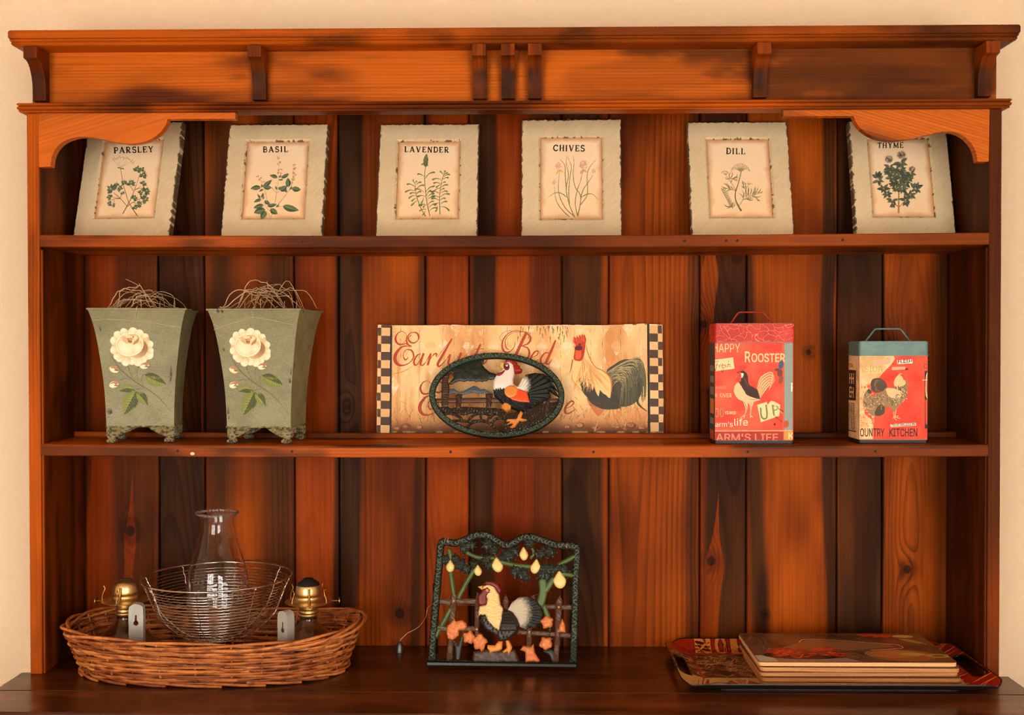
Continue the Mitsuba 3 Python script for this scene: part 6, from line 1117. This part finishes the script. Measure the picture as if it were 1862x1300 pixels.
def bracket(x, y, rot, label, h):
    t = thing('wall_bracket', label, 'bracket', 'grey brackets in the basket'); F_ = ([x, y, FZ + .0002], [math.cos(rot), math.sin(rot), 0], [-math.sin(rot), math.cos(rot), 0], [0, 0, 1])
    w, d, tk = .0122, .017, .0013
    hole = sg.Point(0, h - .034).buffer(.0045).union(sg.box(-.0019, h - .032, .0019, h - .021)).union(sg.Point(0, h - .021).buffer(.0019))
    face = sg.box(-w, 0, w, h - .008).union(sg.Point(-w + .010, h - .010).buffer(.010)).union(sg.Point(w - .010, h - .010).buffer(.010)).union(sg.box(-w + .010, h - .01, w - .010, h)).difference(hole)
    f = extrude(face, tk); v = np.asarray(f.vertices).copy(); f.vertices = np.stack([v[:, 0], v[:, 2], v[:, 1]], 1); f.fix_normals()
    prof = spline([(-w, 0), (-w, h * .5), (-w, h - .012), (-w + .003, h - .003), (-w + .010, h), (w - .010, h), (w - .003, h - .003), (w, h - .012), (w, h * .5), (w, 0)], 60)
    st = sg.LineString(prof).buffer(tk / 2, cap_style='flat'); s_ = extrude(st, d); v = np.asarray(s_.vertices).copy(); s_.vertices = np.stack([v[:, 0], v[:, 2], v[:, 1]], 1); s_.fix_normals()
    add(t + '__strap', place(s_, *F_), 'mat_zinc', 40); add(t + '__keyhole_plate', place(f, *F_), 'mat_zinc', False, label='plate with a keyhole slot')
bracket(-.6845, -.012, .10, 'upright grey metal bracket with a keyhole slot before the left oil lamp', .1235)
bracket(-.4135, -.024, -.62, 'upright grey metal bracket with a keyhole slot before the right oil lamp', .1145)
# wire bowl
bx_, by_ = -.5535, .0545
wb = thing('wire_bowl', 'round chrome wire bowl standing in the wicker basket', 'bowl')
BP = [(.048, .0560), (.060, .0610), (.070, .0665), (.0795, .0740), (.0965, .0890), (.110, .1050), (.1215, .1340), (.1275, .1500), (.1345, .1640), (.1368, .1690)]
rz_ = np.array(BP); zz = lambda r: np.interp(r, rz_[:, 0], rz_[:, 1]); rr2 = lambda z: np.interp(z, rz_[:, 1], rz_[:, 0])
th_ = np.linspace(0, 2 * PI, 72, endpoint=False)
ring = lambda r, z, w, s=6: tube(np.stack([bx_ + r * np.cos(th_), by_ + r * np.sin(th_), ZC + z + 0 * th_], 1), w, s, closed=True)
add(wb + '__rim_wire', ring(.1368, .1700, .0019, 8), 'mat_chrome', True, label='thick chrome rim wire')
for k in range(17): z = .0600 + .0995 * (k / 16) ** .86; add(wb + '__ring_wire', ring(rr2(z), z, .00075, 5), 'mat_chrome', True)
for r in (.018, .034): add(wb + '__ring_wire', ring(r, .0552, .00075, 5), 'mat_chrome', True)
add(wb + '__foot_ring', ring(.048, .0103, .0016, 6), 'mat_chrome', True)
for k in range(8):
    a = -PI / 2 + k * PI / 4 + (.0 if k % 4 == 0 else .0); pts = spline([(.0, .0545), (.030, .0545), *BP], 40); q = np.linspace(0, 60, len(pts))
    tw_ = .0010 * np.sin(q); P_ = np.array([(bx_ + r * math.cos(a) - t2 * math.sin(a), by_ + r * math.sin(a) + t2 * math.cos(a), ZC + z) for (r, z), t2 in zip(pts, tw_)])
    add(wb + '__rib_wire', tube(P_, .0010, 5), 'mat_chrome', True)
    if k % 2 == 0: add(wb + '__foot_wire', tube([(bx_ + r * math.cos(a), by_ + r * math.sin(a), ZC + z) for r, z in ((.050, .0575), (.049, .035), (.048, .0103))], .0011, 5), 'mat_chrome', True)
# lamp chimney standing in the bowl
ch = thing('lamp_chimney', 'clear glass oil-lamp chimney with a crimped rim, standing in the wire bowl', 'lamp chimney')
cp = spline([(.034, .0565), (.0410, .0690), (.0520, .0960), (.0572, .1300), (.0558, .1680), (.0460, .2080), (.0365, .2400), (.0315, .2620), (.0313, .2750), (.0345, .2840), (.0368, .2872)], 60)
inn = [(r - .0013, z + (.0008 if z < .06 else 0)) for r, z in cp[::-1]]
add(ch + '__glass', place(lathe(np.vstack([cp, inn, cp[:1]]), 64), *at(-.5535, .0545, ZC)), 'mat_glass', True)
m = []
for k in range(34):
    a = 2 * PI * k / 34; s_ = trimesh.creation.icosphere(subdivisions=1, radius=.0028); s_.apply_translation([-.5535 + .0372 * math.cos(a), .0545 + .0372 * math.sin(a), ZC + .2893]); m.append(s_)
add(ch + '__crimped_rim', cat(*m, tube(np.stack([-.5535 + .0366 * np.cos(th_), .0545 + .0366 * np.sin(th_), ZC + .2885 + 0 * th_], 1), .0018, 8, closed=True)), 'mat_glass', True, label='beaded glass rim', kind='stuff')
# ------------------------------------------------------------------ tray with a stack of place mats
TCX, TCY, TA, TB = .578, .037, .280, .148
plan = sg.box(-TA + .045, -TB + .045, TA - .045, TB - .045).buffer(.045, quad_segs=8)
def slot(s): return sg.LineString([(s * (TA - .017), -.060), (s * (TA - .017), .040)]).buffer(.0085, quad_segs=6)
plan = plan.difference(slot(-1).buffer(.001)).difference(slot(1).buffer(.003))
def tray_z(q):
    dx, dy = TA - np.abs(q[:, 0]), TB - np.abs(q[:, 1])
    e = np.minimum(np.clip(dx / .052, 0, 1), np.clip(dy / .034, 0, 1)); return .0022 + .0175 * (1 - e) ** 1.25
tr = thing('serving_tray', 'dark red and gold printed tray with cut-out handles, under a stack of place mats', 'tray')
me = relief(plan, .0020, 0, .001, .006); me.vertices[:, 2] += tray_z(np.asarray(me.vertices))
mat('mat_tray_black', (.010, .009, .008), .3, .5)
tf = ([TCX, TCY, ZC], [1, 0, 0], [0, 1, 0], [0, 0, 1])
add(tr + '__body', place(me, *tf), 'mat_tray_black', 30, label='black moulded tray')
add(tr + '__foot', place(extrude(sg.box(-.2, -.09, .2, .09).buffer(.02), .0022), *tf), 'mat_tray_black', label='raised base')
A = Art([(-TA, TB), (TA, TB), (TA, -TB), (-TA, -TB)], (-TA, TA, -TB, TB), dz=1.2e-5); A.clip = plan.buffer(-.0022)
L_ = lambda pts: [(x - TCX, y - TCY) for x, y in pts]
RDT, GLD, BR, BG = lin(150, 34, 16), lin(214, 132, 54), lin(66, 34, 18), lin(196, 160, 98)
A.fill([(-.3, -.16), (.3, -.16), (.3, .16), (-.3, .16)], RDT)
A.fill(L_([(.26, .128), (.9, .128), (.9, -.02), (.26, -.02)]), BR); A.fill(L_([(.26, -.02), (.81, -.016), (.80, -.2), (.26, -.2)]), BG)
for k in range(9): A.fill(L_([(.27 + .058 * k, -.02), (.297 + .058 * k, -.02), (.297 + .058 * k, -.2), (.27 + .058 * k, -.2)]), mixc(BG, lin(170, 128, 70), .6), up=False)
rt = np.random.default_rng(31)
for k in range(150):
    x, y = .30 + .16 * rt.random(), -.012 + .130 * rt.random(); a0 = rt.random() * 6.28; s = .006 + .010 * rt.random()
    A.line(L_([(x + s * 1.4 * math.cos(a0 + q * .9) * (1 - .12 * q), y + s * math.sin(a0 + q * .9) * (1 - .12 * q)) for q in range(5)]), [.0004, .0018, .0026, .0012], mixc(lin(150, 98, 50), lin(206, 156, 92), rt.random()), up=k % 30 == 0)
A.line(L_([(.43, .02), (.41, .05), (.425, .10), (.45, .11)]), [.001, .003, .001], lin(190, 140, 80))
for a_ in (-1, 0, 1): A.fill(L_([(.411, -.078), (.411 + .036 * math.sin(a_ * .75 - .3), -.078 + .05 * math.cos(a_ * .75 - .3)), (.411 + .036 * math.sin(a_ * .75 + .3), -.078 + .05 * math.cos(a_ * .75 + .3))]), lin(140, 76, 36) if a_ else lin(176, 100, 46))
A.line(L_([(.40, -.07), (.375, -.048), (.350, -.058), (.36, -.066)]), [.001, .004, .003, .001], lin(110, 56, 30)); A.line(L_([(.42, -.07), (.44, -.05), (.46, -.05)]), [.001, .004, .001], lin(110, 56, 30))
for ch_, x0, x1 in (('N', .357, .392), ('O', .398, .422), ('E', .429, .457), ('L', .463, .490)):
    g = SERIF[ch_](.34)[0] if ch_ != 'O' else sg.Point(.4, .5).buffer(.5).difference(sa.scale(sg.Point(.4, .5).buffer(.5), .42, .62)); b = g.bounds
    s_ = lambda p, x0=x0, x1=x1, b=b: np.stack([x0 - TCX + (p[:, 0] - b[0]) / (b[2] - b[0]) * (x1 - x0) + .004 * (p[:, 1] - .5), .134 - TCY + (p[:, 1] - b[1]) / (b[3] - b[1]) * .060], 1)
    A.shape(shapely.transform(g, s_).buffer(.0012), lin(70, 24, 12)); A.shape(shapely.transform(g, s_), GLD)
A.fill(L_([(.815, .3), (.9, .3), (.9, -.2), (.800, -.2)]), RDT)
for k in range(26):
    y = -.10 + .28 * k / 26; x = .835 + .018 * rt.normal(); A.line(L_([(x - .022, y - .004), (x, y + .003 * rt.normal()), (x + .024, y + .010)]), [.0005, .0042, .0008], mixc(GLD, lin(226, 160, 84), rt.random()), up=k % 8 == 0)
me, col = A.mesh(); vv, ff = trimesh.remesh.subdivide_to_size(np.c_[me.vertices, np.asarray(col) * 1e-4], me.faces, .012)
vv[:, 2] += tray_z(vv[:, :2]) + .0022; add(tr + '__print', place(trimesh.Trimesh(vv[:, :3], ff, process=False), *tf), 'mat_laminate', color=vv[:, 3:] * 1e4, label='printed red, brown and gold tray surface with the word NOEL')
mat('mat_mat_edge', proc(lambda p, n, uv: mix((.62, .30, .095), (.36, .14, .04), smoothstep(.3, .7, fbm(p.x * 9, p.y * 9, p.z * 900, 3)))), .5, .3); mat('mat_mat_edge_light', proc(lambda p, n, uv: mix((.78, .47, .20), (.66, .36, .13), fbm(p.x * 14, p.y * 14, p.z * 900, 3))), .5, .3)
mat('mat_mat_back', (.18, .07, .03), .6, .3)
th1, z_ = .0076, ZC + .0054
OFF = [(.0035, -.0035, 'bottom'), (.0020, -.0030, 'fourth from the top'), (-.002, .001, 'third from the top'), (.0005, -.001, 'second from the top'), (-.003, .003, 'topmost')]
for k, (dx, dy, nm) in enumerate(OFF):
    lab = ('picture place mat with a red chilli still life, topmost of the stack on the tray' if k == 4 else f'cork-edged place mat, {nm} in the stack on the tray')
    t = thing('place_mat', lab, 'place mat', 'place mats stacked on the tray'); g = sg.box(-.165, -.087, .165, .087).buffer(.009, quad_segs=6)
    b = extrude(g, th1 - .0012); mf = ([.6135 + dx, .0265 + dy, z_ + k * (th1 + .0010)], [math.cos(.012 * (k % 3 - 1)), math.sin(.012 * (k % 3 - 1)), 0], [-math.sin(.012 * (k % 3 - 1)), math.cos(.012 * (k % 3 - 1)), 0], [0, 0, 1])
    add(t + '__board', place(b, *mf), 'mat_mat_edge_light' if k == 4 else 'mat_mat_edge', 40, label='cork board core')
    lam = extrude(g.buffer(-.0004), .0010); lam.apply_translation([0, 0, th1 - .0011])
    add(t + '__laminate', place(lam, *mf), 'mat_mat_back', 40, label='laminated picture face')
    if k == 4:
        A = Art([(.444, .115), (.784, .126), (.787, -.063), (.439, -.071)], (-.172, .172, -.094, .094), dz=8e-6); A.clip = g.buffer(-.0012); A.rect = (-.171, .171, -.093, .093)
        def sc(q):
            n = meshkit.fbm(np.c_[q * 26, q[:, 0] * 0], 4, 4); n2 = meshkit.fbm(np.c_[q * 11, q[:, 0] * 0], 3, 14)
            c = mixc(np.array(lin(120, 82, 52))[None], np.array(lin(58, 36, 24))[None], np.clip((n - .3) * 2.2, 0, 1)[:, None]); return mixc(c, np.array(lin(150, 60, 34))[None], np.clip((n2 - .55) * 3, 0, 1)[:, None] * .6)
        A.paper(sc, 60, 34)
        # drawing units: metres on the mat's own top
        A.H = np.array([[1, 0, -.6135], [0, 1, -.0265], [0, 0, 1.0]]); rt = np.random.default_rng(77)
        A.fill([(.43, -.03), (.49, -.03), (.53, -.08), (.43, -.08)], lin(206, 196, 172)); A.fill([(.47, -.04), (.60, -.045), (.64, -.09), (.48, -.09)], lin(160, 134, 120))
        A.ell(.53, -.028, .075, .026, lin(52, 30, 20)); A.ell(.705, -.028, .062, .036, lin(156, 92, 48)); A.ell(.69, -.018, .05, .026, lin(184, 118, 64))
        A.fill([(.50, .02), (.565, .078), (.70, .046), (.71, .028), (.60, .0)], lin(150, 102, 60)); A.line([(.54, .055), (.57, .08), (.70, .048), (.722, .036), (.716, .018), (.66, .008)], .0022, lin(226, 190, 140))
        for k2 in range(70): x, y = .463 + .13 * rt.random(), -.034 + .052 * rt.random(); A.line([(x, y), (x + .012, y + .006 * rt.normal()), (x + .024, y + .004)], [.001, .006, .002], mixc(lin(226, 70, 34), lin(160, 36, 20), rt.random()), up=k2 % 15 == 0)
        for k2 in range(24): x, y = .466 + .12 * rt.random(), -.03 + .045 * rt.random(); A.line([(x, y), (x + .008, y + .003)], .0016, lin(246, 150, 104), up=False)
        for k2 in range(30): x, y = .595 + .07 * rt.random(), -.03 + .05 * rt.random(); A.line([(x, y), (x + .014, y + .010 * rt.normal())], [.001, .006, .001], mixc(lin(90, 46, 50), lin(190, 150, 140), rt.random() ** 2), up=k2 % 10 == 0)
        for k2 in range(26): x, y = .672 + .05 * rt.random(), .098 + .02 * rt.random(); A.ell(x, y, .010, .005, mixc(lin(226, 80, 36), lin(176, 50, 26), rt.random()), rt.random(), up=k2 % 8 == 0)
        A.ell(.748, .100, .020, .010, lin(206, 178, 96)); A.leaf((.735, .085), (.775, .045), .016, lin(176, 142, 66)); A.ell(.725, -.02, .024, .010, lin(186, 160, 66)); A.ell(.768, -.03, .024, .012, lin(178, 150, 60)); A.ell(.768, -.03, .011, .005, lin(110, 84, 40))
        for k2 in range(18): x, y = .452 + .03 * rt.random(), .02 + .09 * rt.random(); A.line([(x, y), (x + .006 * rt.normal(), y - .03)], [.001, .006, .001], mixc(lin(170, 140, 112), lin(90, 62, 44), rt.random()), up=k2 % 6 == 0)
        me, col = A.mesh(); me.vertices[:, 2] += th1 + .00008; add(t + '__picture', place(me, *mf), 'mat_laminate', color=col, label='still life with red chillies and baskets')
